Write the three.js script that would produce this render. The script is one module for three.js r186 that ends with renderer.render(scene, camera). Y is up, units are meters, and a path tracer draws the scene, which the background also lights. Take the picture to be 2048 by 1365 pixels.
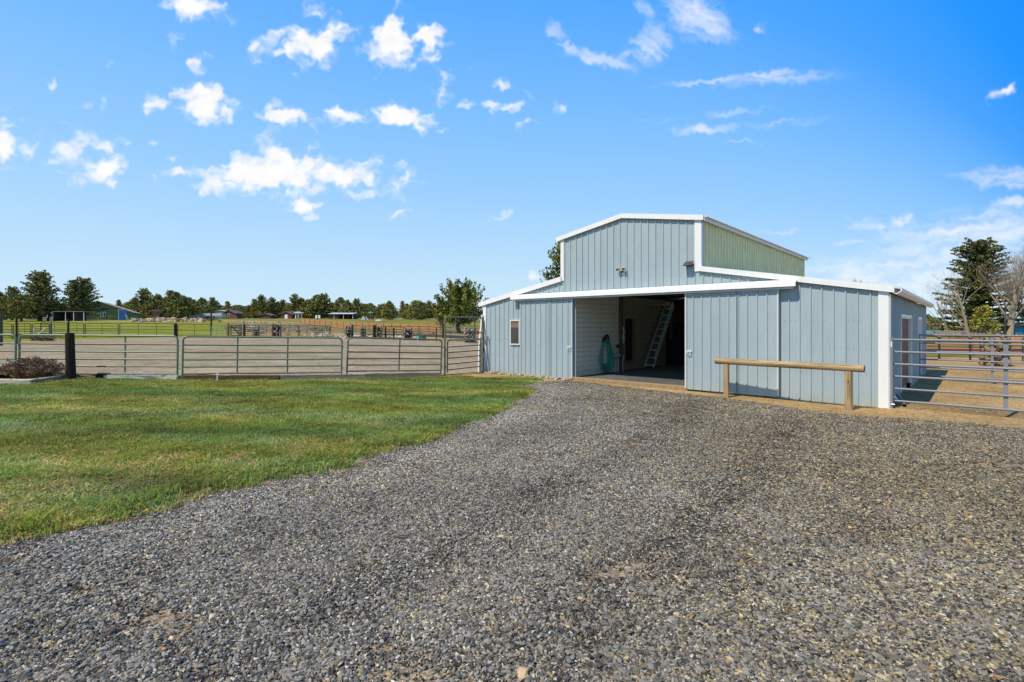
import * as THREE from 'three';
import { mergeGeometries } from 'three/addons/utils/BufferGeometryUtils.js';
import { ImprovedNoise } from 'three/addons/math/ImprovedNoise.js';
import { TessellateModifier } from 'three/addons/modifiers/TessellateModifier.js';

// ---------------------------------------------------------------- camera, sky, sun, exposure
const FOCAL = 1010, HORIZON = 652, EYE = 1.6;          // lens of the photograph in its own 2048-pixel frame
const scene = new THREE.Scene();
const camera = new THREE.PerspectiveCamera(2 * Math.atan(682.5 / FOCAL) * 180 / Math.PI, 2048 / 1365, 0.05, 6000);
camera.position.set(0, EYE, 0);
camera.setViewOffset(2048, 1365, 0, 682.5 - HORIZON, 2048, 1365);
const SUN = new THREE.Vector3(-0.47, 0.80, 0.35).normalize();
const renderer = new THREE.WebGLRenderer({ antialias: true });
renderer.toneMapping = THREE.LinearToneMapping;
renderer.toneMappingExposure = 1.0;
renderer.shadowMap.enabled = true;
const sun = new THREE.DirectionalLight(new THREE.Color(1.0, 0.885, 0.70), 5.0);
sun.position.copy(SUN).multiplyScalar(120);
sun.castShadow = true;
sun.shadow.mapSize.set(4096, 4096);
Object.assign(sun.shadow.camera, { left: -60, right: 60, top: 60, bottom: -60, near: 1, far: 400 });
scene.add(sun, sun.target);

// ---------------------------------------------------------------- small maths
function rng(seed) { let a = seed >>> 0; return () => { a = (a + 0x6d2b79f5) | 0; let t = Math.imul(a ^ (a >>> 15), 1 | a); t = (t + Math.imul(t ^ (t >>> 7), 61 | t)) ^ t; return ((t ^ (t >>> 14)) >>> 0) / 4294967296; }; }
const perlin = new ImprovedNoise();
const N3 = (x, y, z = 0) => perlin.noise(x, y, z);
function fbm(x, y, z = 0, oct = 4) { let s = 0, a = 0.5; for (let i = 0; i < oct; i++) { s += a * N3(x, y, z + i * 7.3); x *= 2.03; y *= 2.03; a *= 0.5; } return s; }
const clamp = (x, a = 0, b = 1) => Math.min(b, Math.max(a, x));
const sstep = (a, b, x) => { const t = clamp((x - a) / (b - a)); return t * t * (3 - 2 * t); };
const lerp = (a, b, t) => a + (b - a) * t;
const mix3 = (a, b, t) => [lerp(a[0], b[0], t), lerp(a[1], b[1], t), lerp(a[2], b[2], t)];
const V = (x, y, z) => new THREE.Vector3(x, y, z);

// ---------------------------------------------------------------- sky: air and clouds for every direction
// [azimuth offset] is given as tangent-plane coordinates (like a 2048-pixel photograph looking that way)
const CLOUDS = [ // x, y, rx, ry, turn, strength, kind (0 puffy, 1 thin streaks)
  [388, 12, 56, 40, 0.1, 1, 0], [440, 8, 30, 9, 0.1, .6, 0], [628, 88, 66, 46, 0.15, 1.1, 0], [590, 95, 50, 25, 0, .9, 0], [545, 75, 55, 20, -0.75, .75, 0], [512, 90, 25, 12, -.3, .7, 0], [628, 22, 30, 30, 0.2, .7, 0], [712, 66, 26, 18, 0, .55, 0],
  [788, 96, 52, 46, 0.2, 1.15, 0], [782, 55, 30, 38, 0.2, 1, 0], [852, 64, 34, 34, -0.3, 1.05, 0], [826, 132, 26, 12, -.7, .8, 0], [870, 120, 14, 16, 0, .5, 0],
  [398, 212, 54, 36, -0.35, 1.1, 0], [420, 186, 36, 26, 0, 1, 0], [455, 222, 16, 22, 0, .6, 0], [330, 200, 58, 20, -0.45, .85, 0],
  [550, 236, 78, 16, 0.05, .85, 0], [545, 212, 16, 24, .6, .7, 0], [590, 232, 48, 18, 0.1, 1, 0], [682, 232, 46, 17, 0.1, 1, 0], [676, 246, 20, 12, 0, .8, 0],
  [806, 238, 54, 30, 0.15, 1, 0], [792, 222, 34, 20, 0, .9, 0], [860, 228, 14, 10, 0, .5, 0],
  [540, 342, 100, 40, -0.03, 1.25, 0], [565, 318, 60, 36, 0.1, 1.15, 0], [450, 372, 52, 18, -.05, .75, 0], [700, 350, 90, 40, -0.1, .95, 0], [720, 330, 60, 26, 0, .85, 0], [790, 372, 40, 24, -0.3, .7, 0], [720, 385, 60, 18, -.1, .75, 0], [612, 412, 42, 16, 0, .85, 0], [560, 388, 50, 16, 0, .6, 0], [625, 436, 16, 7, 0, .5, 0],
  [4, 285, 34, 46, 0, 1.15, 0], [55, 298, 24, 22, -.4, .75, 0], [140, 300, 52, 34, 0.2, .68, 0], [205, 290, 34, 14, 0, .55, 0], [120, 348, 30, 8, 0, .5, 0], [212, 342, 60, 24, -0.15, .95, 0], [228, 366, 24, 14, .1, .6, 0],
  [370, 344, 48, 14, -.05, .72, 0], [342, 312, 18, 8, -.2, .55, 0], [304, 288, 24, 8, -.25, .5, 0], [255, 289, 14, 7, 0, .5, 0], [308, 352, 10, 14, 0, .4, 0],
  [1028, 212, 32, 20, -.2, .95, 0], [985, 208, 20, 7, -.1, .45, 0], [1126, 222, 14, 12, 0, .7, 0], [1000, 172, 20, 12, 0, .6, 0], [390, 128, 22, 22, -.4, .6, 0], [352, 86, 16, 24, .2, .35, 0], [220, 122, 12, 10, -.5, .55, 0], [104, 170, 9, 11, 0, .5, 0], [172, 216, 20, 12, 0, .5, 0], [208, 208, 9, 24, -.2, .45, 0], [885, 180, 18, 38, .35, .55, 0], [896, 152, 22, 16, -.4, .45, 0], [928, 214, 22, 9, -.4, .55, 0], [1046, 252, 22, 10, -.35, .6, 0], [884, 264, 16, 7, 0, .45, 0],
  [790, 430, 26, 8, -.15, .45, 0], [1016, 424, 26, 9, -.3, .5, 0], [685, 436, 18, 6, 0, .4, 0], [1000, 432, 14, 6, 0, .35, 0], [1068, 548, 9, 14, 0, .6, 0], [940, 140, 10, 14, -.5, .35, 0], [655, 190, 20, 9, -.5, .3, 0],
  [1395, 36, 76, 42, 0.5, .85, 1], [1390, 20, 60, 26, -.1, .6, 1], [1302, 88, 40, 42, .7, .75, 1], [1205, 118, 66, 16, .3, .62, 1], [1140, 96, 34, 14, .35, .55, 1], [1240, 112, 40, 10, -.2, .5, 1], [1110, 60, 26, 24, .6, .38, 1], [1290, 22, 36, 22, .7, .42, 1],
  [1540, 157, 130, 15, -.05, .62, 1], [1430, 162, 130, 9, -.08, .42, 1], [1610, 150, 70, 8, -.2, .34, 1], [1405, 258, 90, 9, -.04, .55, 1], [1440, 230, 100, 8, -.1, .36, 1], [1580, 244, 110, 12, -.08, .3, 1], [1310, 241, 50, 5, .02, .4, 1], [1490, 282, 50, 6, 0, .25, 1],
  [2016, 184, 40, 9, -.5, .95, 0], [1998, 192, 16, 14, 0, .7, 0], [1514, 62, 20, 20, -.3, .6, 0], [1576, 20, 8, 9, -.4, .35, 0],
  [2010, 356, 100, 22, .03, .6, 1], [2030, 402, 70, 12, -.2, .62, 1], [1990, 352, 60, 10, 0, .5, 0], [1960, 470, 240, 52, -.16, .78, 1], [1790, 452, 60, 26, .1, .62, 0], [1730, 452, 50, 14, 0, .45, 1], [1700, 484, 50, 7, -.1, .5, 1], [1880, 545, 330, 48, -.05, .62, 1], [2050, 470, 130, 60, 0, .7, 1], [1560, 464, 60, 6, -.03, .45, 1], [1990, 600, 300, 40, 0, .55, 1], [1750, 520, 160, 12, -.12, .4, 1],
];
function skyColour(dx, dy, dz) {
  const el = Math.asin(clamp(dy, -1, 1)) * 180 / Math.PI, h = Math.hypot(dx, dz) || 1, sh = Math.hypot(SUN.x, SUN.z);
  const cosAz = (dx * SUN.x + dz * SUN.z) / (h * sh);
  const k = 4 + 32 * (1 - Math.exp(-Math.pow(clamp(cosAz + 1, 0, 2) / .06, .6))), e = Math.max(0, el);
  const w = Math.exp(-Math.pow(e / k, 1.2)), dark = 1 - 0.62 * sstep(34, 85, e);
  const ramp = [[0, .006, .26, .97], [.2, .022, .315, 1.0], [.35, .073, .381, 1.0], [.55, .216, .533, 1.0], [.7, .33, .63, 1.0], [.82, .46, .72, .99], [1, .65, .845, .955]];
  let i = 0; while (i < ramp.length - 2 && w > ramp[i + 1][0]) i++;
  const t = clamp((w - ramp[i][0]) / (ramp[i + 1][0] - ramp[i][0]));
  return [1, 2, 3].map((c) => lerp(ramp[i][c], ramp[i + 1][c], t) * dark);
}
{
  const W = 4096, H = 2048, data = new Float32Array(W * H * 4), R = rng(91);
  const faces = [CLOUDS.map((c) => [...c])];
  for (let f = 1; f < 4; f++) { // the rest of the sky carries the same kind of scattered small clouds
    const list = [];
    for (let i = 0; i < 46; i++) { const big = R() < .25, s = big ? 34 + R() * 60 : 12 + R() * 30; list.push([R() * 2048, 20 + R() * 520, s, s * (.3 + R() * .4), (R() - .5) * .8, .5 + R() * .6, R() < .3 ? 1 : 0]); }
    faces.push(list);
  }
  for (const l of faces) for (const c of l) { c.push(Math.cos(c[4]), Math.sin(c[4]), Math.max(c[2], c[3]) * 1.9); }
  // bins per face
  const B = 64, bins = faces.map((l) => { const m = new Map(); for (const c of l) for (let bx = Math.floor((c[0] - c[9]) / B); bx <= Math.floor((c[0] + c[9]) / B); bx++) for (let by = Math.floor((c[1] - c[9]) / B); by <= Math.floor((c[1] + c[9]) / B); by++) { const k = bx * 1000 + by; if (!m.has(k)) m.set(k, []); m.get(k).push(c); } return m; });
  for (let row = 0; row < H; row++) {
    const el = ((row + .5) / H - .5) * Math.PI, y = Math.sin(el), cy = Math.cos(el);
    for (let col = 0; col < W; col++) {
      const az = ((col + .5) / W - .5) * 2 * Math.PI, x = Math.cos(az) * cy, z = Math.sin(az) * cy, o = (row * W + col) * 4;
      if (row < H / 2 - 4) { if ((row & 15) === 0 || true) { data[o] = .22; data[o + 1] = .22; data[o + 2] = .17; data[o + 3] = 1; } continue; }
      // neighbouring pixels of the smooth air share one evaluation
      let c;
      if (col % 2 === 0 || !skyColour.last) { c = skyColour(x, y, z); skyColour.last = c; } else c = skyColour.last;
      let r = c[0], g = c[1], b = c[2];
      if (y > 0 && y < 0.75) {
        let f = 0, a = x, d = -z;                       // forward, right, back, left faces of the horizon
        if (-z >= Math.abs(x)) { f = 0; a = x; d = -z; } else if (x >= Math.abs(z)) { f = 1; a = z; d = x; } else if (z >= Math.abs(x)) { f = 2; a = -x; d = z; } else { f = 3; a = -z; d = -x; }
        let px = 1024 + FOCAL * a / d, py = HORIZON - FOCAL * y / d;
        if (py > -140) {
          // clouds of the front face run on a little into the side faces, so both are looked up in the front's frame when close
          if (f !== 0 && -z > 0.5 * Math.abs(x)) { const qx = 1024 + FOCAL * x / -z, qy = HORIZON - FOCAL * y / -z; if (qx > -260 && qx < 2308) { f = 0; px = qx; py = qy; } }
          const wx = px + 14 * N3(px / 26, py / 26, 3.1) + 7 * N3(px / 11, py / 11, 8), wy = py + 10 * N3(px / 26, py / 26, 5.7) + 6 * N3(px / 11, py / 11, 1);
          const list = bins[f].get(Math.floor(px / B) * 1000 + Math.floor(py / B));
          if (list) {
            let alpha = 0;
            let pn = null, cn = null;
            for (const q of list) {
              const ux = wx - q[0], uy = wy - q[1], u = (ux * q[7] + uy * q[8]) / q[2], v = (-ux * q[8] + uy * q[7]) / q[3], s = u * u + v * v;
              if (s > 2.6) continue;
              const env = (q[5] < .75 ? q[5] * 1.12 + .05 : q[5]) * Math.exp(-s * 1.15);
              if (q[6] === 0) {
                if (pn === null) pn = fbm(wx / 48, wy / 34, 2.5 + f, 7) * 1.45 + .3 * fbm(wx / 13, wy / 9, 4, 3);
                const t = env * 1.28 + pn * 1.02 - .44;
                alpha = Math.max(alpha, Math.pow(sstep(-.2, .84, t), 1.25) * Math.min(1, .5 + q[5] * .55));
              } else {
                const rx = ux * q[7] + uy * q[8], ry = -ux * q[8] + uy * q[7];
                cn = fbm(rx / 85 + q[0], ry / 15 + q[1] * .1, 6.5, 5) * 1.7 + .35 * fbm(px / 30, py / 22, 9, 3);
                alpha = Math.max(alpha, clamp((env * .95 + cn * .62 * (.4 + env) - .12), 0, 1) * .7 * sstep(0, .6, env * 1.4));
              }
            }
            const lit = 1.02 - .07 * sstep(.3, 1, alpha) * clamp(.5 + fbm(px / 40, py / 25, 12, 3) * 1.5);
            r = lerp(r, lit, alpha); g = lerp(g, lit, alpha); b = lerp(b, lit * 1.005, alpha);
          }
        }
      }
      data[o] = r; data[o + 1] = g; data[o + 2] = b; data[o + 3] = 1;
    }
  }
  const sky = new THREE.DataTexture(data, W, H, THREE.RGBAFormat, THREE.FloatType);
  sky.mapping = THREE.EquirectangularReflectionMapping; sky.magFilter = THREE.LinearFilter; sky.minFilter = THREE.LinearFilter; sky.needsUpdate = true;
  scene.background = sky; scene.environment = sky;
}

// ---------------------------------------------------------------- scene bookkeeping
const used = new Map();
function numbered(name) { const n = used.get(name) ?? -1; used.set(name, n + 1); return n < 0 ? name : `${name}_${String(n + 1).padStart(3, '0')}`; }
function tag(o, label, category, group, kind) { if (label) o.userData.label = label; if (category) o.userData.category = category; if (group) o.userData.group = group; if (kind) o.userData.kind = kind; return o; }
function thing(name, label, category, pos = [0, 0, 0], turn = 0, group) {
  const o = new THREE.Group(); o.name = numbered(name); o.position.set(...pos); o.rotation.y = turn; scene.add(o);
  return tag(o, label, category, group);
}
const pieces = new WeakMap();
function part(name, geo, mat, parent) {
  const m = new THREE.Mesh(geo, mat); m.castShadow = m.receiveShadow = true;
  if (parent) { const seen = pieces.get(parent) ?? {}; pieces.set(parent, seen); const n = seen[name] = (seen[name] ?? -1) + 1; m.name = n ? `${name}_${String(n).padStart(3, '0')}` : name; parent.add(m); }
  else { m.name = numbered(name); scene.add(m); }
  return m;
}
function structure(name, geo, mat) { const m = part(name, geo, mat); m.userData.kind = 'structure'; return m; }
function copyOf(o, label, pos, turn = 0, scale) {
  const c = o.clone(); c.name = numbered(o.name.replace(/_\d{3}$/, '')); c.position.set(...pos); c.rotation.y = turn; if (scale) c.scale.set(...(Array.isArray(scale) ? scale : [scale, scale, scale]));
  c.userData = { ...o.userData }; if (label) c.userData.label = label; scene.add(c); return c;
}

// ---------------------------------------------------------------- geometry helpers
function plain(g) { const q = g.index ? g.toNonIndexed() : g; for (const k of Object.keys(q.attributes)) if (!['position', 'normal', 'uv'].includes(k)) q.deleteAttribute(k); q.morphAttributes = {}; if (!q.attributes.uv) q.setAttribute('uv', new THREE.Float32BufferAttribute(new Float32Array(q.attributes.position.count * 2), 2)); if (!q.attributes.normal) q.computeVertexNormals(); return q; }
function join(list) { return list.length === 1 ? list[0] : mergeGeometries(list.map(plain), false); }
function boxAt(w, h, d, x = 0, y = 0, z = 0, rx = 0, ry = 0, rz = 0) { // uv in metres, v along the longest side
  const g = new THREE.BoxGeometry(w, h, d), uv = g.attributes.uv, n = g.attributes.normal, p = g.attributes.position;
  const long = w >= h && w >= d ? 0 : h >= d ? 1 : 2;
  for (let i = 0; i < uv.count; i++) { const q = [p.getX(i), p.getY(i), p.getZ(i)], nn = [Math.abs(n.getX(i)), Math.abs(n.getY(i)), Math.abs(n.getZ(i))]; const ax = [0, 1, 2].filter((k) => nn[k] < .5); const v = ax.includes(long) ? long : ax[1], u = ax.find((k) => k !== v); uv.setXY(i, q[u] + x, q[v] + y + z * .3); }
  if (rx || ry || rz) g.applyMatrix4(new THREE.Matrix4().makeRotationFromEuler(new THREE.Euler(rx, ry, rz)));
  return g.translate(x, y, z);
}
function bevelBox(w, h, d, b, x = 0, y = 0, z = 0) {
  const s = new THREE.Shape(), a = w / 2 - b, c = h / 2 - b; s.moveTo(-a, -c); s.lineTo(a, -c); s.lineTo(a, c); s.lineTo(-a, c); s.closePath();
  const g = new THREE.ExtrudeGeometry(s, { depth: d - 2 * b, bevelEnabled: true, bevelThickness: b, bevelSize: b, bevelSegments: 1 });
  return g.translate(x, y, z - d / 2 + b);
}
// a tube through points with a radius (number or one per point)
function sweep(pts, r, seg = 6, caps = true) {
  const n = pts.length, pos = [], nor = [], uv = [], idx = [], t = V(), side = V(), up = V(), rad = (i) => Array.isArray(r) ? r[i] : r; let L = 0;
  const tan = (i) => { const a = pts[Math.max(0, i - 1)], b = pts[Math.min(n - 1, i + 1)]; return t.subVectors(b, a).normalize(); };
  tan(0); side.set(0, 1, 0); if (Math.abs(t.y) > .9) side.set(1, 0, 0); side.cross(t).normalize();
  for (let i = 0; i < n; i++) {
    tan(i); side.addScaledVector(t, -side.dot(t)).normalize(); up.crossVectors(t, side);
    if (i) L += pts[i].distanceTo(pts[i - 1]);
    for (let k = 0; k <= seg; k++) { const a = k / seg * 2 * Math.PI, c = Math.cos(a), s = Math.sin(a), nx = side.x * c + up.x * s, ny = side.y * c + up.y * s, nz = side.z * c + up.z * s, q = rad(i); pos.push(pts[i].x + nx * q, pts[i].y + ny * q, pts[i].z + nz * q); nor.push(nx, ny, nz); uv.push(k / seg * 2 * Math.PI * q, L); }
  }
  for (let i = 0; i < n - 1; i++) for (let k = 0; k < seg; k++) { const a = i * (seg + 1) + k, b = a + seg + 1; idx.push(a, a + 1, b, a + 1, b + 1, b); }
  if (caps) for (const [i, dir] of [[0, -1], [n - 1, 1]]) { tan(i); const c = pos.length / 3; pos.push(pts[i].x, pts[i].y, pts[i].z); nor.push(t.x * dir, t.y * dir, t.z * dir); uv.push(0, 0); for (let k = 0; k <= seg; k++) { const o = (i * (seg + 1) + k) * 3; pos.push(pos[o], pos[o + 1], pos[o + 2]); nor.push(t.x * dir, t.y * dir, t.z * dir); uv.push(.02 * Math.cos(k), .02 * Math.sin(k)); } for (let k = 0; k < seg; k++) dir > 0 ? idx.push(c, c + 1 + k, c + 2 + k) : idx.push(c, c + 2 + k, c + 1 + k); }
  const g = new THREE.BufferGeometry(); g.setIndex(idx); g.setAttribute('position', new THREE.Float32BufferAttribute(pos, 3)); g.setAttribute('normal', new THREE.Float32BufferAttribute(nor, 3)); g.setAttribute('uv', new THREE.Float32BufferAttribute(uv, 2)); return g;
}
const rod = (a, b, r, seg = 6) => sweep([V(...a), V(...b)], r, seg);
function rockGeo(seed, flat = .75, detail = 1) {
  const R = rng(seed), g = new THREE.IcosahedronGeometry(1, detail), p = g.attributes.position, o = R() * 50, sx = .8 + R() * .5, sy = flat * (.8 + R() * .4), sz = .75 + R() * .4;
  for (let i = 0; i < p.count; i++) { const x = p.getX(i), y = p.getY(i), z = p.getZ(i), k = 1 + .5 * N3(x * .9 + o, y * .9, z * .9) + .2 * N3(x * 2.3, y * 2.3 + o, z * 2.3); p.setXYZ(i, x * k * sx, y * k * sy, z * k * sz); }
  const q = g.index ? g.toNonIndexed() : g; q.computeVertexNormals(); return q;
}

// ---------------------------------------------------------------- textures (multipliers in linear light)
function hash2(x, y, s) { let h = Math.imul(x | 0, 374761393) ^ Math.imul(y | 0, 668265263) ^ Math.imul(s | 0, 1274126177); h = Math.imul(h ^ (h >>> 13), 1274126177); return ((h ^ (h >>> 16)) >>> 0) / 4294967296; }
function vnoise(x, y, per, s) { const xi = Math.floor(x), yi = Math.floor(y), fx = x - xi, fy = y - yi, u = fx * fx * (3 - 2 * fx), v = fy * fy * (3 - 2 * fy), m = (a) => ((a % per) + per) % per; return lerp(lerp(hash2(m(xi), m(yi), s), hash2(m(xi + 1), m(yi), s), u), lerp(hash2(m(xi), m(yi + 1), s), hash2(m(xi + 1), m(yi + 1), s), u), v); }
function tfbm(u, v, per, oct, s) { let t = 0, a = .5, n = 0; for (let i = 0; i < oct; i++) { t += a * vnoise(u * per, v * per, per, s + i); n += a; a *= .5; per *= 2; } return t / n; }
function texture(size, fn, rep = 1, h = size) {
  const d = new Uint8Array(size * h * 4);
  for (let y = 0; y < h; y++) for (let x = 0; x < size; x++) { const c = fn((x + .5) / size, (y + .5) / h, x, y), o = (y * size + x) * 4; if (typeof c === 'number') d[o] = d[o + 1] = d[o + 2] = clamp(c) * 255; else { d[o] = clamp(c[0]) * 255; d[o + 1] = clamp(c[1]) * 255; d[o + 2] = clamp(c[2]) * 255; } d[o + 3] = 255; }
  const t = new THREE.DataTexture(d, size, h); t.wrapS = t.wrapT = THREE.RepeatWrapping; t.magFilter = THREE.LinearFilter; t.minFilter = THREE.LinearMipmapLinearFilter; t.generateMipmaps = true; Array.isArray(rep) ? t.repeat.set(...rep) : t.repeat.set(rep, rep); t.needsUpdate = true; return t;
}
const texDirt = texture(512, (u, v) => { const a = tfbm(u, v, 5, 5, 1), b = tfbm(u, v, 60, 3, 9); return .34 + .5 * a + .5 * (b - .32); }, 1 / 3.1);
const texDirtBump = texture(512, (u, v) => tfbm(u, v, 14, 5, 31) * .6 + .4 * tfbm(u, v, 80, 2, 3), 1 / 3.1);
const texRake = texture(512, (u, v) => { const l = .5 + .5 * Math.sin((v * 26 + 1.3 * tfbm(u, v, 4, 3, 5)) * 2 * Math.PI); return .52 + .22 * l * tfbm(u, v, 8, 3, 2) + .5 * (tfbm(u, v, 40, 3, 8) - .35) + .4 * (tfbm(u, v, 5, 4, 71) - .5); }, 1 / 4.3);
const texWood = texture(256, (u, v) => { const s = tfbm(u * 1, v * .125, 32, 3, 4), k = tfbm(u, v, 6, 3, 6); return .5 + .38 * s + .2 * (k - .4); }, [1 / .35, 1 / 1.4]);
const texLog = texture(512, (u, v) => { const s = tfbm(u, v * .0625, 32, 4, 61), k = tfbm(u, v * .5, 4, 3, 63), crack = sstep(.60, .70, tfbm(u, v * .0625, 64, 2, 66)), t = .42 + .75 * (s - .3) + .5 * (k - .45), b = 1 - .62 * crack; return [t * b * 1.05, t * b * (.97 - .1 * (k - .5)), t * b * (.9 - .3 * (k - .5))]; }, [1 / .42, 1 / 1.7]);
const texWoodBump = texture(256, (u, v) => tfbm(u, v * .125, 32, 4, 4), [1 / .35, 1 / 1.4]);
const texMetal = texture(256, (u, v) => .9 + .1 * tfbm(u, v * .5, 6, 4, 7) - .05 * tfbm(u, v, 40, 2, 2), [1 / .9, 1 / 1.9]);
const texFine = texture(256, (u, v) => .78 + .3 * (tfbm(u, v, 24, 4, 17) - .35), 1 / .6);
const texFibre = texture(256, (u, v) => { const st = tfbm(u, v * .2, 20, 3, 51), k = tfbm(u, v, 5, 3, 52), low = Math.pow(clamp(tfbm(u, v * .3, 9, 2, 58) * 1.7 - .55), 1.2); return [.95 + .14 * (k - .5) - .04 * low, .95 + .16 * (k - .5) + .1 * (st - .5) - .09 * low, .78 + .25 * (st - .5) - .17 * low]; }, [1 / 1.6, 1 / 1.45]);
const texGravel = (() => { // distant chippings between and under the built stones
  const S = 512, C = 64, cols = [[.2, .22, .25], [.3, .31, .33], [.42, .4, .36], [.13, .14, .16], [.36, .31, .24], [.25, .26, .28], [.5, .48, .43]];
  return texture(S, (u, v) => { let best = 9, bi = 0, bj = 0; const gx = u * C, gy = v * C, cx = Math.floor(gx), cy = Math.floor(gy); for (let i = -1; i < 2; i++) for (let j = -1; j < 2; j++) { const a = (cx + i + C) % C, b = (cy + j + C) % C, px = cx + i + hash2(a, b, 1), py = cy + j + hash2(a, b, 2), d = (gx - px) ** 2 * (.6 + hash2(a, b, 5)) + (gy - py) ** 2; if (d < best) { best = d; bi = a; bj = b; } } const c = cols[Math.floor(hash2(bi, bj, 3) * cols.length)], k = 1.25 - .55 * Math.sqrt(best); return [c[0] * k * 2, c[1] * k * 2, c[2] * k * 2]; }, 1 / 1.45);
})();
const mat = (o) => new THREE.MeshStandardMaterial({ roughness: .8, metalness: 0, ...o, color: o.color ? new THREE.Color().setRGB(...o.color) : new THREE.Color(1, 1, 1) });
const lam = (o) => { const { roughness, metalness, ...r } = o; return new THREE.MeshLambertMaterial({ ...r, color: r.color ? new THREE.Color().setRGB(...r.color) : new THREE.Color(1, 1, 1) }); };   // dry earth, stone, leaves: no sheen
const M = {
  siding: mat({ name: 'blue_grey_steel', color: [.365, .452, .488], roughness: .45, map: texMetal, vertexColors: true }),
  sidingBack: mat({ name: 'wall_back', color: [.42, .37, .29], roughness: .9 }),
  white: mat({ name: 'white_trim', color: [.82, .83, .82], roughness: .4, map: texMetal }),
  roof: mat({ name: 'galvanised_roof', color: [.62, .64, .64], roughness: .45, metalness: .3, map: texMetal }),
  fibre: new THREE.MeshPhysicalMaterial({ name: 'fibreglass', color: new THREE.Color().setRGB(.95, .95, .70), roughness: .75, map: texFibre, transmission: .38, thickness: 0 }),
  fibreLeft: new THREE.MeshPhysicalMaterial({ name: 'fibreglass_clear', color: new THREE.Color().setRGB(.97, .97, .84), roughness: .75, transmission: .9, thickness: 0 }),
  boards: mat({ name: 'white_painted_boards', color: [.86, .83, .72], roughness: .75, map: texWood }),
  wood: lam({ name: 'weathered_round_timber', color: [.60, .48, .29], map: texLog, bumpMap: texWoodBump, bumpScale: .006 }),
  plank: mat({ name: 'tan_plank', color: [.42, .28, .14], roughness: .85, map: texWood, bumpMap: texWoodBump, bumpScale: .004 }),
  brown: mat({ name: 'brown_door_wood', color: [.15, .058, .024], roughness: .6, map: texWood }),
  osb: mat({ name: 'particle_board', color: [.26, .13, .08], roughness: .9, map: texFine }),
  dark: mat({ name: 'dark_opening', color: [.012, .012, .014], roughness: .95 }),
  rubber: mat({ name: 'rubber_mat', color: [.135, .135, .13], roughness: .9, map: texDirt }),
  glass: mat({ name: 'dark_window', color: [.06, .065, .06], roughness: .12 }),
  frame: mat({ name: 'aluminium_frame', color: [.62, .62, .58], roughness: .5 }),
  greenPipe: mat({ name: 'green_pipe', color: [.12, .225, .135], roughness: .36, map: texFine }),
  olivePipe: mat({ name: 'olive_pipe', color: [.14, .17, .09], roughness: .38, map: texFine }),
  darkPipe: mat({ name: 'dark_green_pipe', color: [.02, .04, .03], roughness: .5 }),
  greyPipe: mat({ name: 'grey_pipe', color: [.20, .21, .235], roughness: .5 }),
  steel: mat({ name: 'bare_steel', color: [.5, .5, .5], roughness: .35, metalness: .7 }),
  black: lam({ name: 'tarred_timber', color: [.06, .043, .032], roughness: 1, map: texWood, bumpMap: texWoodBump, bumpScale: .01 }),
  sleeperPale: lam({ name: 'pale_timber', color: [.78, .69, .56], roughness: .9, map: texWood, bumpMap: texWoodBump, bumpScale: .012 }),
  sleeperDark: lam({ name: 'dark_timber', color: [.16, .10, .065], roughness: .9, map: texWood, bumpMap: texWoodBump, bumpScale: .012 }),
  sleeperGrey: lam({ name: 'grey_timber', color: [.36, .31, .25], roughness: .9, map: texWood, bumpMap: texWoodBump, bumpScale: .012 }),
  orange: mat({ name: 'orange_board', color: [.70, .215, .075], roughness: .8, map: texFine }),
  rock: lam({ name: 'tan_rock', color: [.46, .36, .26], roughness: .95, map: texFine }),
  rockGrey: lam({ name: 'grey_rock', color: [.33, .30, .27], roughness: .95, map: texFine }),
  asphalt: lam({ name: 'asphalt', color: [.09, .09, .1], roughness: .9, map: texDirt }),
  bark: lam({ name: 'bark', color: [.11, .085, .06], roughness: .95 }),
  barkPale: lam({ name: 'pale_bark', color: [.34, .28, .21], roughness: .95 }),
};

// ---------------------------------------------------------------- the lie of the land (x to the right, d away from the camera)
const knots = (list, d) => { let i = 0; while (i < list.length - 2 && d > list[i + 1][0]) i++; const [a, b] = [list[i], list[i + 1]], t = clamp((d - a[0]) / (b[0] - a[0])); return lerp(a[1], b[1], t * t * (3 - 2 * t) * .4 + t * .6); };
const FARL = [[0, 0], [34, 0], [46, .14], [75, 1.0], [110, 2.3], [160, 3.4], [220, 4.3], [420, 6], [900, 8]], FARC = [[0, 0], [34, 0], [46, .1], [65, .28], [115, .87], [150, 2.9], [200, 4.1], [420, 6], [900, 8]], FARR = [[0, 0], [85, 0], [150, .5], [900, 4]];
const rampX = (x, a, k) => a * (1 - Math.exp(-Math.max(0, -2 - x) / k));
function ground(x, d) {
  const wl = sstep(-28, -62, x), wr = sstep(6, 34, x), far = lerp(lerp(knots(FARC, d), knots(FARL, d), wl), knots(FARR, d), wr);
  return rampX(x, .46, 12) + far;
}
const arenaH = (x) => rampX(x, .5, 9) + .02;
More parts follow.
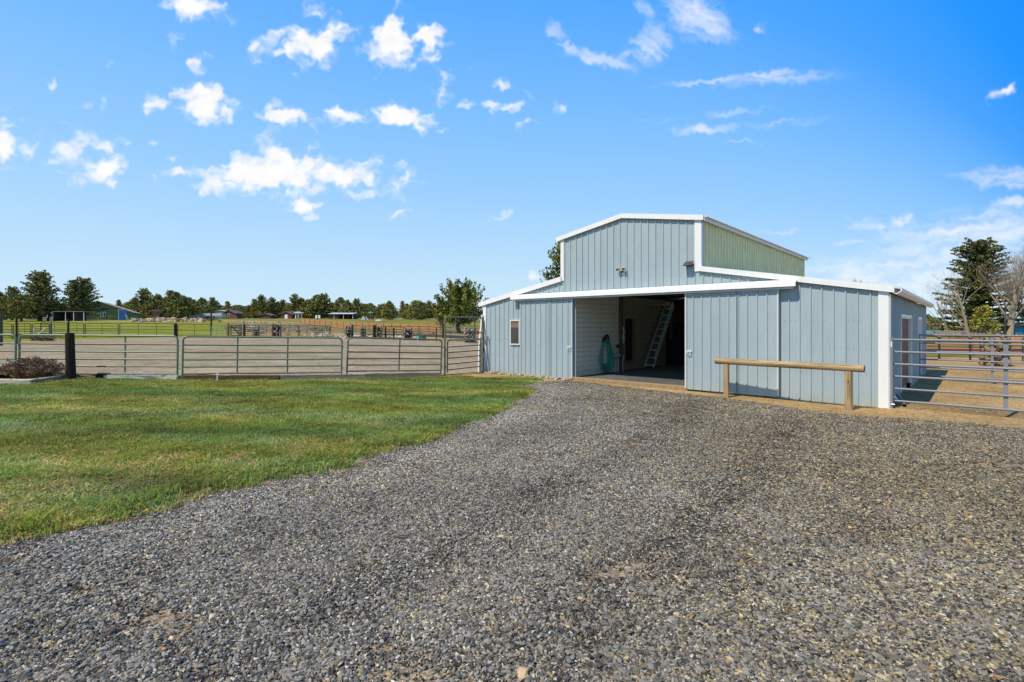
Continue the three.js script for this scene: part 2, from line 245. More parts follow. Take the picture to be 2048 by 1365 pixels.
// where the sight line through a point of the photograph meets the ground
function hit(px, py, height = ground) { const a = (px - 1024) / FOCAL, s = (py - HORIZON) / FOCAL; let lo = 1, hi = 1; for (let i = 0; i < 400; i++) { hi = lo * 1.03; if (EYE - s * hi <= height(a * hi, hi)) break; lo = hi; } for (let i = 0; i < 40; i++) { const m = (lo + hi) / 2; if (EYE - s * m <= height(a * m, m)) hi = m; else lo = m; } return [a * hi, hi]; }
const column = (px, d) => (px - 1024) / FOCAL * d;
const level = (py, d) => EYE + (HORIZON - py) / FOCAL * d;
function inside(poly, x, d) { let c = false; for (let i = 0, j = poly.length - 1; i < poly.length; j = i++) { const [xi, yi] = poly[i], [xj, yj] = poly[j]; if ((yi > d) !== (yj > d) && x < (xj - xi) * (d - yi) / (yj - yi) + xi) c = !c; } return c; }
function edgeDist(poly, x, d) { let m = 1e9; for (let i = 0, j = poly.length - 1; i < poly.length; j = i++) { const [ax, ay] = poly[j], [bx, by] = poly[i], vx = bx - ax, vy = by - ay, t = clamp(((x - ax) * vx + (d - ay) * vy) / (vx * vx + vy * vy)); m = Math.min(m, (x - ax - vx * t) ** 2 + (d - ay - vy * t) ** 2); } return Math.sqrt(m); }
function smoothLine(pts, n) { return new THREE.CatmullRomCurve3(pts.map(([x, d]) => V(x, 0, d)), false, 'centripetal').getPoints(n).map((p) => [p.x, p.z]); }
// the same on a fine grid, its rim drawn onto the outline
function fineSheet(poly, height, colour, cell) {
  const xs = poly.map((p) => p[0]), dd = poly.map((p) => p[1]), x0 = Math.min(...xs) - cell, d0 = Math.min(...dd) - cell, nx = Math.ceil((Math.max(...xs) + cell - x0) / cell), nd = Math.ceil((Math.max(...dd) + cell - d0) / cell), id = new Map(), pos = [], uv = [], col = [], idx = [];
  const near = (x, d) => { let m = 1e9, r = [x, d]; for (let i = 0, j = poly.length - 1; i < poly.length; j = i++) { const [ax, ay] = poly[j], [bx, by] = poly[i], vx = bx - ax, vy = by - ay, t = clamp(((x - ax) * vx + (d - ay) * vy) / (vx * vx + vy * vy || 1)), q = (x - ax - vx * t) ** 2 + (d - ay - vy * t) ** 2; if (q < m) { m = q; r = [ax + vx * t, ay + vy * t]; } } return r; };
  const vert = (i, k) => { const key = i * 100000 + k; if (id.has(key)) return id.get(key); let x = x0 + i * cell, d = d0 + k * cell; if (!inside(poly, x, d)) [x, d] = near(x, d); id.set(key, pos.length / 3); pos.push(x, height(x, d), -d); uv.push(x, d); col.push(...colour(x, d)); return pos.length / 3 - 1; };
  for (let i = 0; i < nx; i++) for (let k = 0; k < nd; k++) if (inside(poly, x0 + (i + .5) * cell, d0 + (k + .5) * cell)) { const a = vert(i, k), b = vert(i + 1, k), c = vert(i + 1, k + 1), e = vert(i, k + 1); idx.push(a, b, c, a, c, e); }
  const g = new THREE.BufferGeometry(); g.setIndex(idx); g.setAttribute('position', new THREE.Float32BufferAttribute(pos, 3)); g.setAttribute('uv', new THREE.Float32BufferAttribute(uv, 2)); g.setAttribute('color', new THREE.Float32BufferAttribute(col, 3)); g.computeVertexNormals(); return g;
}
// a sheet over the land inside an outline
function sheet(poly, height, colour, cell) {
  let g = new THREE.ShapeGeometry(new THREE.Shape(poly.map(([x, d]) => new THREE.Vector2(x, d)))); g.deleteAttribute('uv'); g.deleteAttribute('normal');
  g = new TessellateModifier(cell, 9).modify(g.toNonIndexed());
  const p = g.attributes.position, n = p.count, uv = new Float32Array(n * 2), col = new Float32Array(n * 3), nor = new Float32Array(n * 3);
  for (let i = 0; i < n; i++) { const x = p.getX(i), d = p.getY(i), e = .05; p.setXYZ(i, x, height(x, d), -d); uv[i * 2] = x; uv[i * 2 + 1] = d; const c = colour(x, d); col.set(c, i * 3); const q = V(-(height(x + e, d) - height(x - e, d)) / (2 * e), 1, (height(x, d + e) - height(x, d - e)) / (2 * e)).normalize(); nor.set([q.x, q.y, q.z], i * 3); }
  g.setAttribute('uv', new THREE.BufferAttribute(uv, 2)); g.setAttribute('color', new THREE.BufferAttribute(col, 3)); g.setAttribute('normal', new THREE.BufferAttribute(nor, 3));
  const ix = new Uint32Array(n); for (let i = 0; i < n; i += 3) { ix[i] = i; ix[i + 1] = i + 2; ix[i + 2] = i + 1; } // upwards
  const a = V().fromBufferAttribute(p, 0), b = V().fromBufferAttribute(p, 1), c = V().fromBufferAttribute(p, 2); if (b.sub(a).cross(c.sub(a)).y > 0) for (let i = 0; i < n; i++) ix[i] = i;
  g.setIndex(new THREE.BufferAttribute(ix, 1)); return g;
}

// ---------------------------------------------------------------- the setting: land, drive, lawn, arena, lane
const BARN = { x: -0.964, d: 17.38, ux: 0.7365, ud: -0.6765, vx: 0.6765, vd: 0.7365, W: 11.22, D: 10 };
const barnAt = (s, t) => [BARN.x + s * BARN.ux + t * BARN.vx, BARN.d + s * BARN.ud + t * BARN.vd];
const lawnFront = [[-420, 1180], [-200, 1130], [0, 1085], [70, 1068], [130, 1052], [210, 1040], [300, 1022], [360, 1003], [420, 984], [500, 968], [560, 955], [630, 945], [690, 932], [722, 915], [752, 905], [800, 893], [840, 884], [885, 866], [915, 852], [955, 840], [985, 825], [1012, 812], [1038, 800], [1058, 789], [1062, 782], [1048, 777], [1034, 774.5], [1058, 769], [1074, 764.5], [1068, 760], [1045, 757.5], [1010, 756.5], [985, 758], [940, 756.5], [888, 755.5]].map(([x, y]) => hit(x, y));
const lawnBack = [[884, 757], [730, 760.5], [557, 763.5], [460, 764], [362, 764], [290, 762], [200, 761], [157, 759], [100, 767], [62, 773.5], [0, 773], [-220, 775], [-420, 776]].map(([x, y]) => hit(x, y));
const lawnPoly = [...smoothLine(lawnFront, 150), ...lawnBack];
const driveEdge = [[1034, 774.5], [1062, 768], [1085, 764], [1148, 764], [1250, 776], [1368, 789], [1430, 796], [1480, 802], [1520, 808], [1600, 822], [1690, 832], [1760, 838], [1850, 842], [1950, 850], [2048, 862]].map(([x, y]) => hit(x, y));
const drivePoly = [...lawnFront.slice(0, 27), ...driveEdge.slice(1), [9.6, 6.4], [13, 3.2], [13, -1.5], [-9, -1.5], [-6.4, 1.2]];
const gateLine = [[-12.9, 12.55], [-12.41, 12.7], [-8.58, 13.0], [-8.42, 12.95], [-4.77, 14.2], [-4.73, 14.4], [-2.2, 16.0], [-1.03, 17.35]];

{ // land out to the horizon
  const axis = (far, fine, step) => { const a = [0]; while (a[a.length - 1] < far) a.push(a[a.length - 1] + (a[a.length - 1] < fine ? step : Math.max(step, (a[a.length - 1] - fine) * .09 + step))); return a; };
  const xp = axis(1500, 62, 1), xs = [...xp.slice(1).map((x) => -x).reverse(), ...xp], ds = [...axis(60, 12, 1.2).slice(1).map((d) => -d).reverse(), ...axis(2600, 130, 1.3)];
  const pos = [], col = [], uv = [], idx = [];
  const tan = [.47, .305, .135], tanPale = [.56, .40, .20], green = [.225, .255, .03], greenLit = [.35, .35, .06], straw = [.46, .37, .13], olive = [.20, .19, .075], brown = [.30, .22, .14];
  const colour = (x, d) => {
    const n = fbm(x * .05, d * .05, 1, 4), f = fbm(x * .35, d * .35, 3, 3), st = fbm(x * .03, d * .16, 9, 3);
    let c = mix3(tan, tanPale, clamp(.5 + f * 1.6));
    if (x > 5) { // pen, paddock and field on the right
      const k = sstep(25.5, 27, d + .0 * x) * (d > 25 ? 1 : 0); c = mix3(c, mix3(olive, greenLit, clamp(.45 + st * 2)), k);
      c = mix3(c, mix3(straw, brown, clamp(.5 + n * 2)), sstep(70, 90, d) * .6);
    } else {
      const left = sstep(-.52 * d, -.60 * d, x);
      const field = mix3(mix3(green, greenLit, clamp(.55 + st * 2.2)), straw, clamp(.18 + f * .9 + n * 1.2) * .55);
      const mid = mix3(mix3(mix3(tan, brown, clamp(.55 + n * 2)), [.27, .23, .18], clamp(.3 + fbm(x * .12, d * .3, 8, 3) * 2.4)), [.2, .23, .05], clamp(.15 + f * 1.5 + st * 2.6));
      c = mix3(c, left > .5 ? field : mid, sstep(46, 50, d) * (left > .5 ? 1 : sstep(58, 72, d)));
      if (x < -18 && d > 34) c = mix3(c, field, left);
      if (d > 90) c = mix3(c, mix3(mix3(green, olive, clamp(.5 + n * 3)), straw, clamp(st * 2 + .25)), sstep(88, 120, d) * (left > .5 ? .35 : .9));
      if (x > -40 && d > 150) c = mix3(c, straw, sstep(150, 172, d) * (1 - sstep(205, 240, d)) * .8 * sstep(-40, -28, x));
      if (d > 100 && x < -40) { const q = Math.exp(-(((d - 108 - .1 * (x + 75)) / 9) ** 2)) * sstep(-92, -74, x) * (1 - sstep(-50, -38, x)); c = mix3(c, tanPale, q * clamp(.6 + f * 2)); }
    }
    return c;
  };
  for (const d of ds) for (const x of xs) { pos.push(x, ground(x, d), -d); col.push(...colour(x, d)); uv.push(x, d); }
  const nx = xs.length; for (let j = 0; j < ds.length - 1; j++) for (let i = 0; i < nx - 1; i++) { const a = j * nx + i; idx.push(a, a + 1, a + nx, a + 1, a + nx + 1, a + nx); }
  const g = new THREE.BufferGeometry(); g.setIndex(idx); g.setAttribute('position', new THREE.Float32BufferAttribute(pos, 3)); g.setAttribute('color', new THREE.Float32BufferAttribute(col, 3)); g.setAttribute('uv', new THREE.Float32BufferAttribute(uv, 2)); g.computeVertexNormals();
  structure('ground', g, lam({ name: 'earth_and_pasture', vertexColors: true, map: texDirt, bumpMap: texDirtBump, bumpScale: .03, roughness: .95 }));
}
const SAND = [[300, 1255, .44, .19], [345, 1235, .34, .16], [235, 1212, .34, .13], [110, 1298, .42, .15], [40, 1268, .24, .1], [150, 1190, .22, .08], [215, 1140, .2, .07], [30, 1118, .3, .08], [1660, 908, .12, .06], [1080, 1180, .12, .05]].map(([x, y, a, b]) => [...hit(x, y), a, b]);
const lawnEdge = lawnFront.slice(0, 27);
function lineDist(pts, x, d) { let m = 1e9; for (let i = 1; i < pts.length; i++) { const [ax, ay] = pts[i - 1], [bx, by] = pts[i], vx = bx - ax, vy = by - ay, t = clamp(((x - ax) * vx + (d - ay) * vy) / (vx * vx + vy * vy)); m = Math.min(m, (x - ax - vx * t) ** 2 + (d - ay - vy * t) ** 2); } return Math.sqrt(m); }
const TRACKS = [[[380, 1365], [560, 1260], [760, 1160], [980, 1050], [1190, 945], [1330, 860], [1390, 806]], [[1010, 1365], [1240, 1190], [1430, 1020], [1540, 910], [1590, 850]]].map((l) => smoothLine(l.map(([x, y]) => hit(x, y)), 24));
const track = (x, d) => { let s = 0; for (const l of TRACKS) { const q = lineDist(l, x, d); s = Math.max(s, Math.exp(-((q / .38) ** 2))); } return clamp(s * (.85 + .5 * fbm(x * 1.3, d * 1.3, 19, 3))); };
const bareEdge = (x, d) => { const e = lineDist(lawnEdge, x, d); return 1 - sstep(.1, .32, e - .16 * fbm(x * 2.3, d * 2.3, 15, 3)); };
const blobs = (x, d) => { let s = 0; for (const [sx, sd, a, b] of SAND) s = Math.max(s, Math.exp(-(((x - sx) / a) ** 2 + ((d - sd) / b) ** 2))); return s; };
const sandy = (x, d) => Math.max(sandNoise(x, d), clamp(blobs(x, d) * 1.45 + .9 * fbm(x * 5, d * 7, 4, 3) - .15), bareEdge(x, d));
const sandNoise = (x, d) => clamp(sstep(.10, .34, fbm(x * .75 + 3, d * 1.15, 4, 4) + .17 * (1 - sstep(-3.2, -.6, x)) * (1 - sstep(3.0, 4.4, d))));
const tanDrive = (x, d) => clamp(.12 + .72 * sstep(-.6, 3.6, x - .12 * d) + .5 * fbm(x * .35, d * .35, 11, 3));
structure('driveway', fineSheet(drivePoly, (x, d) => ground(x, d) + .008, (x, d) => mix3(mix3(mix3([.14, .135, .125], [.235, .195, .13], tanDrive(x, d) * .8), [.115, .11, .10], track(x, d)), [.44, .345, .235], sandy(x, d) * .95), .07), lam({ name: 'driveway_chippings', vertexColors: true, map: texGravel, bumpMap: texGravel, bumpScale: .012, roughness: .95 }));
structure('lawn', fineSheet(lawnPoly, (x, d) => ground(x, d) + .012, (x, d) => mix3(mix3([.12, .13, .035], [.23, .19, .07], clamp(.3 + fbm(x * .6, d * .9, 2, 3) * 1.6)), [.46, .34, .21], d < 13 ? 1 - sstep(.08, .2, lineDist(lawnEdge, x, d)) : 0), .13), lam({ name: 'lawn_soil', vertexColors: true, map: texDirt, roughness: .98 }));
const arenaPoly = [...gateLine.map(([x, d]) => [x, d + .16]), [0.4, 19.4], [6.2, 26.2], [8, 42], hit(958, 686.4), hit(906, 685.6), hit(836, 681.8), hit(760, 679), hit(680, 676.8), hit(560, 675.4), hit(480, 675), hit(350, 675.2), hit(240, 677.5), hit(168, 679.8), hit(98, 683), hit(36, 686), hit(-120, 690), hit(-420, 700), [-24, 14], [-15.5, 12.1]];
structure('arena', sheet(arenaPoly, (x, d) => Math.max(arenaH(x), ground(x, d) + .02), (x, d) => mix3([.41, .325, .215], [.52, .415, .285], clamp(.5 + fbm(x * .12, d * .3, 5, 3) * 1.8)), 1.2), lam({ name: 'raked_dirt', vertexColors: true, map: texRake, bumpMap: texRake, bumpScale: .035, roughness: .97 }));
{ // dark lane that runs behind the arena and past the pen
  const mid = smoothLine([[-17.5, 61.5], [-11, 58.5], [-2, 54], [8, 48], [22, 37], [33, 31.5], [48, 26], [75, 18]], 60), lo = [], hi = [];
  for (let i = 0; i < mid.length; i++) { const a = mid[Math.max(0, i - 1)], b = mid[Math.min(mid.length - 1, i + 1)], L = Math.hypot(b[0] - a[0], b[1] - a[1]), nx = -(b[1] - a[1]) / L, nd = (b[0] - a[0]) / L, w = 2.6; lo.push([mid[i][0] + nx * w, mid[i][1] + nd * w]); hi.push([mid[i][0] - nx * w, mid[i][1] - nd * w]); }
  structure('lane', sheet([...lo, ...hi.reverse()], (x, d) => ground(x, d) + .03, () => [.085, .083, .09], 2.5), lam({ name: 'lane_asphalt', vertexColors: true, map: texDirt, roughness: .9 }));
}

// chippings: clusters of loose stones, laid over the drive
{
  const R = rng(17), shapes = []; for (let i = 0; i < 14; i++) { const g = new THREE.IcosahedronGeometry(1, 0), p = g.attributes.position, key = new Map(); for (let k = 0; k < p.count; k++) { const id = [p.getX(k), p.getY(k), p.getZ(k)].map((q) => q.toFixed(3)).join(); if (!key.has(id)) key.set(id, .68 + R() * .55); const f = key.get(id); p.setXYZ(k, p.getX(k) * f, p.getY(k) * f, p.getZ(k) * f); } shapes.push(g); }
  const cool = [[[.118, .116, .114], 9], [[.185, .18, .172], 7], [[.055, .054, .054], 6], [[.285, .28, .266], 5.5], [[.20, .168, .125], 4], [[.42, .40, .35], 2.8], [[.32, .25, .15], 1.5], [[.23, .12, .06], .6]];
  const warm = [[[.098, .095, .09], 7], [[.185, .175, .152], 5], [[.045, .043, .041], 7], [[.38, .31, .19], 3.4], [[.25, .21, .135], 6.5], [[.47, .42, .32], 2.2], [[.38, .245, .11], 1.1], [[.20, .10, .055], .8], [[.25, .245, .23], 3]];
  const pick = (pal) => { let t = R() * pal.reduce((s, q) => s + q[1], 0); for (const q of pal) if ((t -= q[1]) <= 0) return q[0]; return pal[0][0]; };
  const gravel = tag(new THREE.Group(), 'grey angular gravel covering the driveway in front of the barn', 'gravel', null, 'stuff'); gravel.name = numbered('gravel'); scene.add(gravel);
  const stoneMat = lam({ name: 'chippings', vertexColors: true, roughness: .82, flatShading: true });
  const kinds = []; for (const [pal, count] of [[cool, 22], [warm, 22]]) for (let k = 0; k < count; k++) {
    const pos = [], col = [], n = 32, rad = .085;
    for (let i = 0; i < n; i++) {
      const g = shapes[Math.floor(R() * shapes.length)].attributes.position, a = R() * 6.283, r = rad * Math.sqrt(R()), s = .0034 + .0076 * Math.pow(R(), 2.2) + (R() < .03 ? .006 : 0), c0 = pick(pal), v = .62 + R() * .76, c = c0.map((q) => q * v);
      const m = new THREE.Matrix4().compose(V(Math.cos(a) * r, s * .42 + R() * .006, Math.sin(a) * r), new THREE.Quaternion().setFromEuler(new THREE.Euler((R() - .5) * 1.15, R() * 6.283, (R() - .5) * 1.15)), V(s * (1.05 + R() * .8), s * (.4 + R() * .45), s * (.7 + R() * .4))), q = V();
      for (let j = 0; j < g.count; j++) { q.fromBufferAttribute(g, j).applyMatrix4(m); pos.push(q.x, q.y, q.z); col.push(...c); }
    }
    const g = new THREE.BufferGeometry(); g.setAttribute('position', new THREE.Float32BufferAttribute(pos, 3)); g.setAttribute('color', new THREE.Float32BufferAttribute(col, 3)); g.computeVertexNormals(); kinds.push({ g, m: [], c: [], warm: pal === warm });
  }
  const tot = 60000; let tries = 0;
  for (let placed = 0; placed < tot && tries < 400000;) {
    tries++;
    const d = 1.2 + 15 * Math.pow(R(), 1.25), x = (R() * 2 - 1) * (1.1 * d + 1.6); if (x > 12 || x < -8) continue;
    const e = edgeDist(drivePoly, x, d), inn = inside(drivePoly, x, d); if (!inn && (e > .05 || R() < .8)) continue; if (inn && d < 13 && lineDist(lawnEdge, x, d) < .10 + .16 * clamp(.5 + 2 * N3(x * 2.2, d * 2.2, 15)) && R() < .94) continue;
    const s = barnAt(0, 0), t = (x - s[0]) * BARN.vx + (d - s[1]) * BARN.vd; if (t > -.3 && d < 17) continue;
    if (R() < sandy(x, d) * .9) continue; if (R() < track(x, d) * .78) continue;
    const w = R() < tanDrive(x, d), set = kinds.filter((q) => q.warm === w), q = set[Math.floor(R() * set.length)];
    const big = .82 + R() * .36, k = .86 + R() * .24 + .45 * fbm(x * .5, d * .6, 21, 3) + .34 * Math.exp(-(((lineDist(lawnEdge, x, d) - .55) / .4) ** 2)) * sstep(2.5, 4.5, d);
    q.m.push(new THREE.Matrix4().compose(V(x, ground(x, d) + .006 + R() * .004, -d), new THREE.Quaternion().setFromAxisAngle(V(0, 1, 0), R() * 6.283), V(big, big, big))); const kt = k * (1 - .08 * track(x, d)) * lerp(1.12, .86, tanDrive(x, d)); q.c.push([kt * 1.03, kt, kt * .91]); placed++;
  }
  for (const q of kinds) { const im = new THREE.InstancedMesh(q.g, stoneMat, q.m.length); q.m.forEach((m, i) => { im.setMatrixAt(i, m); im.setColorAt(i, new THREE.Color().setRGB(...q.c[i])); }); im.name = 'gravel_stones'; im.castShadow = im.receiveShadow = true; gravel.add(im); }
}
// mown grass
{
  const R = rng(29), lawnGrass = tag(new THREE.Group(), 'short mown green grass with straw coloured patches on the lawn', 'grass', null, 'stuff'); lawnGrass.name = numbered('grass'); scene.add(lawnGrass);
  const bladeMat = new THREE.MeshPhysicalMaterial({ name: 'grass_blades', vertexColors: true, roughness: .8, transmission: .3, thickness: 0, side: THREE.DoubleSide, specularIntensity: .15 });
  const kinds = []; for (let k = 0; k < 14; k++) {
    const pos = [], col = [], dry = k >= 9, long = k === 8;
    for (let i = 0; i < 95; i++) {
      const a = R() * 6.283, r = .115 * Math.sqrt(R()), x = Math.cos(a) * r, z = Math.sin(a) * r, h = (long ? .042 : .020) + R() * (long ? .03 : .022), w = .0022 + R() * .0018, f = R() * 6.283, bx = Math.cos(f), bz = Math.sin(f), b1 = h * (.1 + R() * .25), b2 = h * (.4 + R() * .8), px = -bz * w, pz = bx * w;
      const straw = R() < (dry ? .72 : .10), c = straw ? [.58, .50, .25].map((q) => q * (.55 + R() * .6)) : [.155 + R() * .09, .205 + R() * .085, .04 + R() * .03].map((q) => q * (.5 + R() * .95));
      const A = [x - px, 0, z - pz], B = [x + px, 0, z + pz], C = [x - px * .8 + bx * b1, h * .6, z - pz * .8 + bz * b1], D = [x + px * .8 + bx * b1, h * .6, z + pz * .8 + bz * b1], E = [x + bx * b2, h * (straw ? .7 : .95), z + bz * b2];
      pos.push(...A, ...B, ...D, ...A, ...D, ...C, ...C, ...D, ...E); for (let q = 0; q < 9; q++) col.push(...c);
    }
    const g = new THREE.BufferGeometry(); g.setAttribute('position', new THREE.Float32BufferAttribute(pos, 3)); g.setAttribute('color', new THREE.Float32BufferAttribute(col, 3)); g.computeVertexNormals(); kinds.push({ g, m: [], c: [], dry, long });
  }
  const dryness = (x, d) => { const a = fbm(x * .34 + 7, d * 1.0, 6, 4) + .35 * fbm(x * 1.9, d * 2.6, 2, 2); return clamp(.40 + 2.0 * a + .36 * (1 - sstep(4.2, 7.2, d)) - .22 * sstep(9, 12, d), 0, 1); };
  const tot = 17500; let tries = 0;
  for (let n = 0; n < tot && tries < 140000;) {
    tries++;
    const d = 3 + 13.5 * Math.pow(R(), 1.15), x = 1.6 - R() * (1.05 * d + 3.6); const inn = inside(lawnPoly, x, d), e = edgeDist(lawnPoly, x, d);
    if (!inn && (e > .07 || R() < .6)) continue; if (inn && d < 12 && e < .24 && R() < 1.0 * (1 - e / .24) + .7 * N3(x * 3.1, d * 3.1, 8)) continue;
    const front = e < .45 && d < 12, dr = dryness(x, d) * (front ? .35 : 1); if (dr > .86 && R() < .55) continue;
    const dry = R() < dr * .8, set = kinds.filter((q) => q.dry === dry && (!q.long || R() < .25 || front)), q = set[Math.floor(R() * set.length)], sc = (.85 + R() * .4) * (d > 8 ? 1.25 : 1.15), k = clamp(.94 + .34 * R() + 1.1 * fbm(x * .45, d * 1.2, 33, 4), .42, 1.6), yel = clamp(.62 + fbm(x * .35, d * .9, 44, 3) * 2.4);
    q.m.push(new THREE.Matrix4().compose(V(x, ground(x, d) + .01, -d), new THREE.Quaternion().setFromAxisAngle(V(0, 1, 0), R() * 6.283), V(sc, sc * (.85 + R() * .4), sc))); q.c.push([k * lerp(.84, 1.16, yel), k * 1.06, k * lerp(1.12, .82, yel)]); n++;
  }
  for (const q of kinds) if (q.m.length) { const im = new THREE.InstancedMesh(q.g, bladeMat, q.m.length); q.m.forEach((m, i) => { im.setMatrixAt(i, m); im.setColorAt(i, new THREE.Color().setRGB(...q.c[i])); }); im.name = 'grass_blades'; im.castShadow = im.receiveShadow = true; lawnGrass.add(im); }
}

{ // chips and straw on the dirt of the pen and along the barn
  const R = rng(57), g = new THREE.PlaneGeometry(.05, .016).rotateX(-Math.PI / 2), n = 4200, im = new THREE.InstancedMesh(g, lam({ name: 'straw_chips', color: [1, 1, 1], roughness: .9, side: THREE.DoubleSide }), n), tones = [[.46, .34, .18], [.36, .23, .11], [.2, .13, .07], [.5, .39, .22], [.28, .19, .11]];
  for (let i = 0; i < n;) { const d = 7.6 + 16 * Math.pow(R(), 1.3), x = 5.5 + R() * 16, s = barnAt(0, 0), t = (x - s[0]) * BARN.vx + (d - s[1]) * BARN.vd, u = (x - s[0]) * BARN.ux + (d - s[1]) * BARN.ud; if ((t > -.02 && u < 11.3) || inside(drivePoly, x, d) || x > 1.15 * d) continue; if (N3(x * .9, d * .9, 3) < -.12 && R() < .8) continue; const k = .3 + R() * .8; im.setMatrixAt(i, new THREE.Matrix4().compose(V(x, ground(x, d) + .006, -d), new THREE.Quaternion().setFromEuler(new THREE.Euler((R() - .5) * .7, R() * 6.28, (R() - .5) * .7)), V(k, k, k))); im.setColorAt(i, new THREE.Color().setRGB(...tones[Math.floor(R() * 5)])); i++; }
  im.name = numbered('straw_litter'); im.castShadow = im.receiveShadow = true; scene.add(tag(im, 'straw and wood chips scattered on the tan dirt of the pen', 'straw', null, 'stuff'));
}

// ---------------------------------------------------------------- the barn (local axes: x along the front, z out of the front, -z into the barn)
const TURN = -Math.atan2(0.6765, 0.7365);
const bw = (x, y, z) => { const [X, D] = barnAt(x, -z); return [X, y, -D]; };
function prism(pts, z0, depth) { const s = new THREE.Shape(pts.map(([x, y]) => new THREE.Vector2(x, y))); return new THREE.ExtrudeGeometry(s, { depth, bevelEnabled: false }).translate(0, 0, z0); }
// one ribbed strip of steel from x0 to x1, cut off at yb and yt
function strip(x0, x1, yb, yt, z = 0, rib = .026, dent = 0) {
  const w = x1 - x0, xs = [[0, 0], [.006, rib], [.026, rib], [.037, 0], [w * .4 - .006, 0], [w * .4, .0035], [w * .4 + .006, 0], [w * .7 - .006, 0], [w * .7, .0035], [w * .7 + .006, 0], [w, 0]].filter(([x]) => x <= w + 1e-6).map(([x, q]) => [x0 + x, z + q + dent * Math.sin(x / w * Math.PI)]);
  const pos = [], nor = [], uv = [], col = [], tone = .965 + .07 * hash2(Math.round(x0 * 50), Math.round(yt(x0) * 20), 3), low = yb(x0) < .2 && yt(x0) > .6;
  // dust splashed up the foot of the sheet, sheet by sheet a slightly different tone
  const dust = (x, y) => { const k = low ? clamp(1 - y / (.28 + .16 * N3(x * 1.9, 4.2))) * .55 : 0; return [tone * lerp(1, 1.12, k), tone * lerp(1, .93, k), tone * lerp(1, .70, k)]; };
  for (let i = 0; i < xs.length - 1; i++) { const [a, za] = xs[i], [b, zb] = xs[i + 1], L = Math.hypot(b - a, zb - za), n = [-(zb - za) / L, 0, (b - a) / L], ys = low ? [null, .09, .22, .42, null] : [null, null]; for (let j = 0; j < ys.length - 1; j++) { const A = [a, ys[j] ?? yb(a), za], B = [b, ys[j] ?? yb(b), zb], C = [b, ys[j + 1] ?? yt(b), zb], D = [a, ys[j + 1] ?? yt(a), za]; for (const p of [A, B, C, A, C, D]) { pos.push(...p); nor.push(...n); uv.push(p[0] + x0 * .37, p[1]); col.push(...dust(p[0], p[1])); } } }
  const g = new THREE.BufferGeometry(); g.setAttribute('position', new THREE.Float32BufferAttribute(pos, 3)); g.setAttribute('normal', new THREE.Float32BufferAttribute(nor, 3)); g.setAttribute('uv', new THREE.Float32BufferAttribute(uv, 2)); g.setAttribute('color', new THREE.Float32BufferAttribute(col, 3)); return g;
}
function siding(parent, x0, x1, yb, yt, material, z = 0, name = 'siding_panel', pitch = .208, R = rng(5)) {
  for (let x = x0; x < x1 - .03; x += pitch) part(name, strip(x, Math.min(x1, x + pitch), yb, yt, z, .026, (R() - .5) * .006), material, parent);
}
const barn = thing('barn', 'large blue-grey steel barn with white trim, raised centre roof and open sliding doors', 'barn', bw(0, 0, 0), TURN);
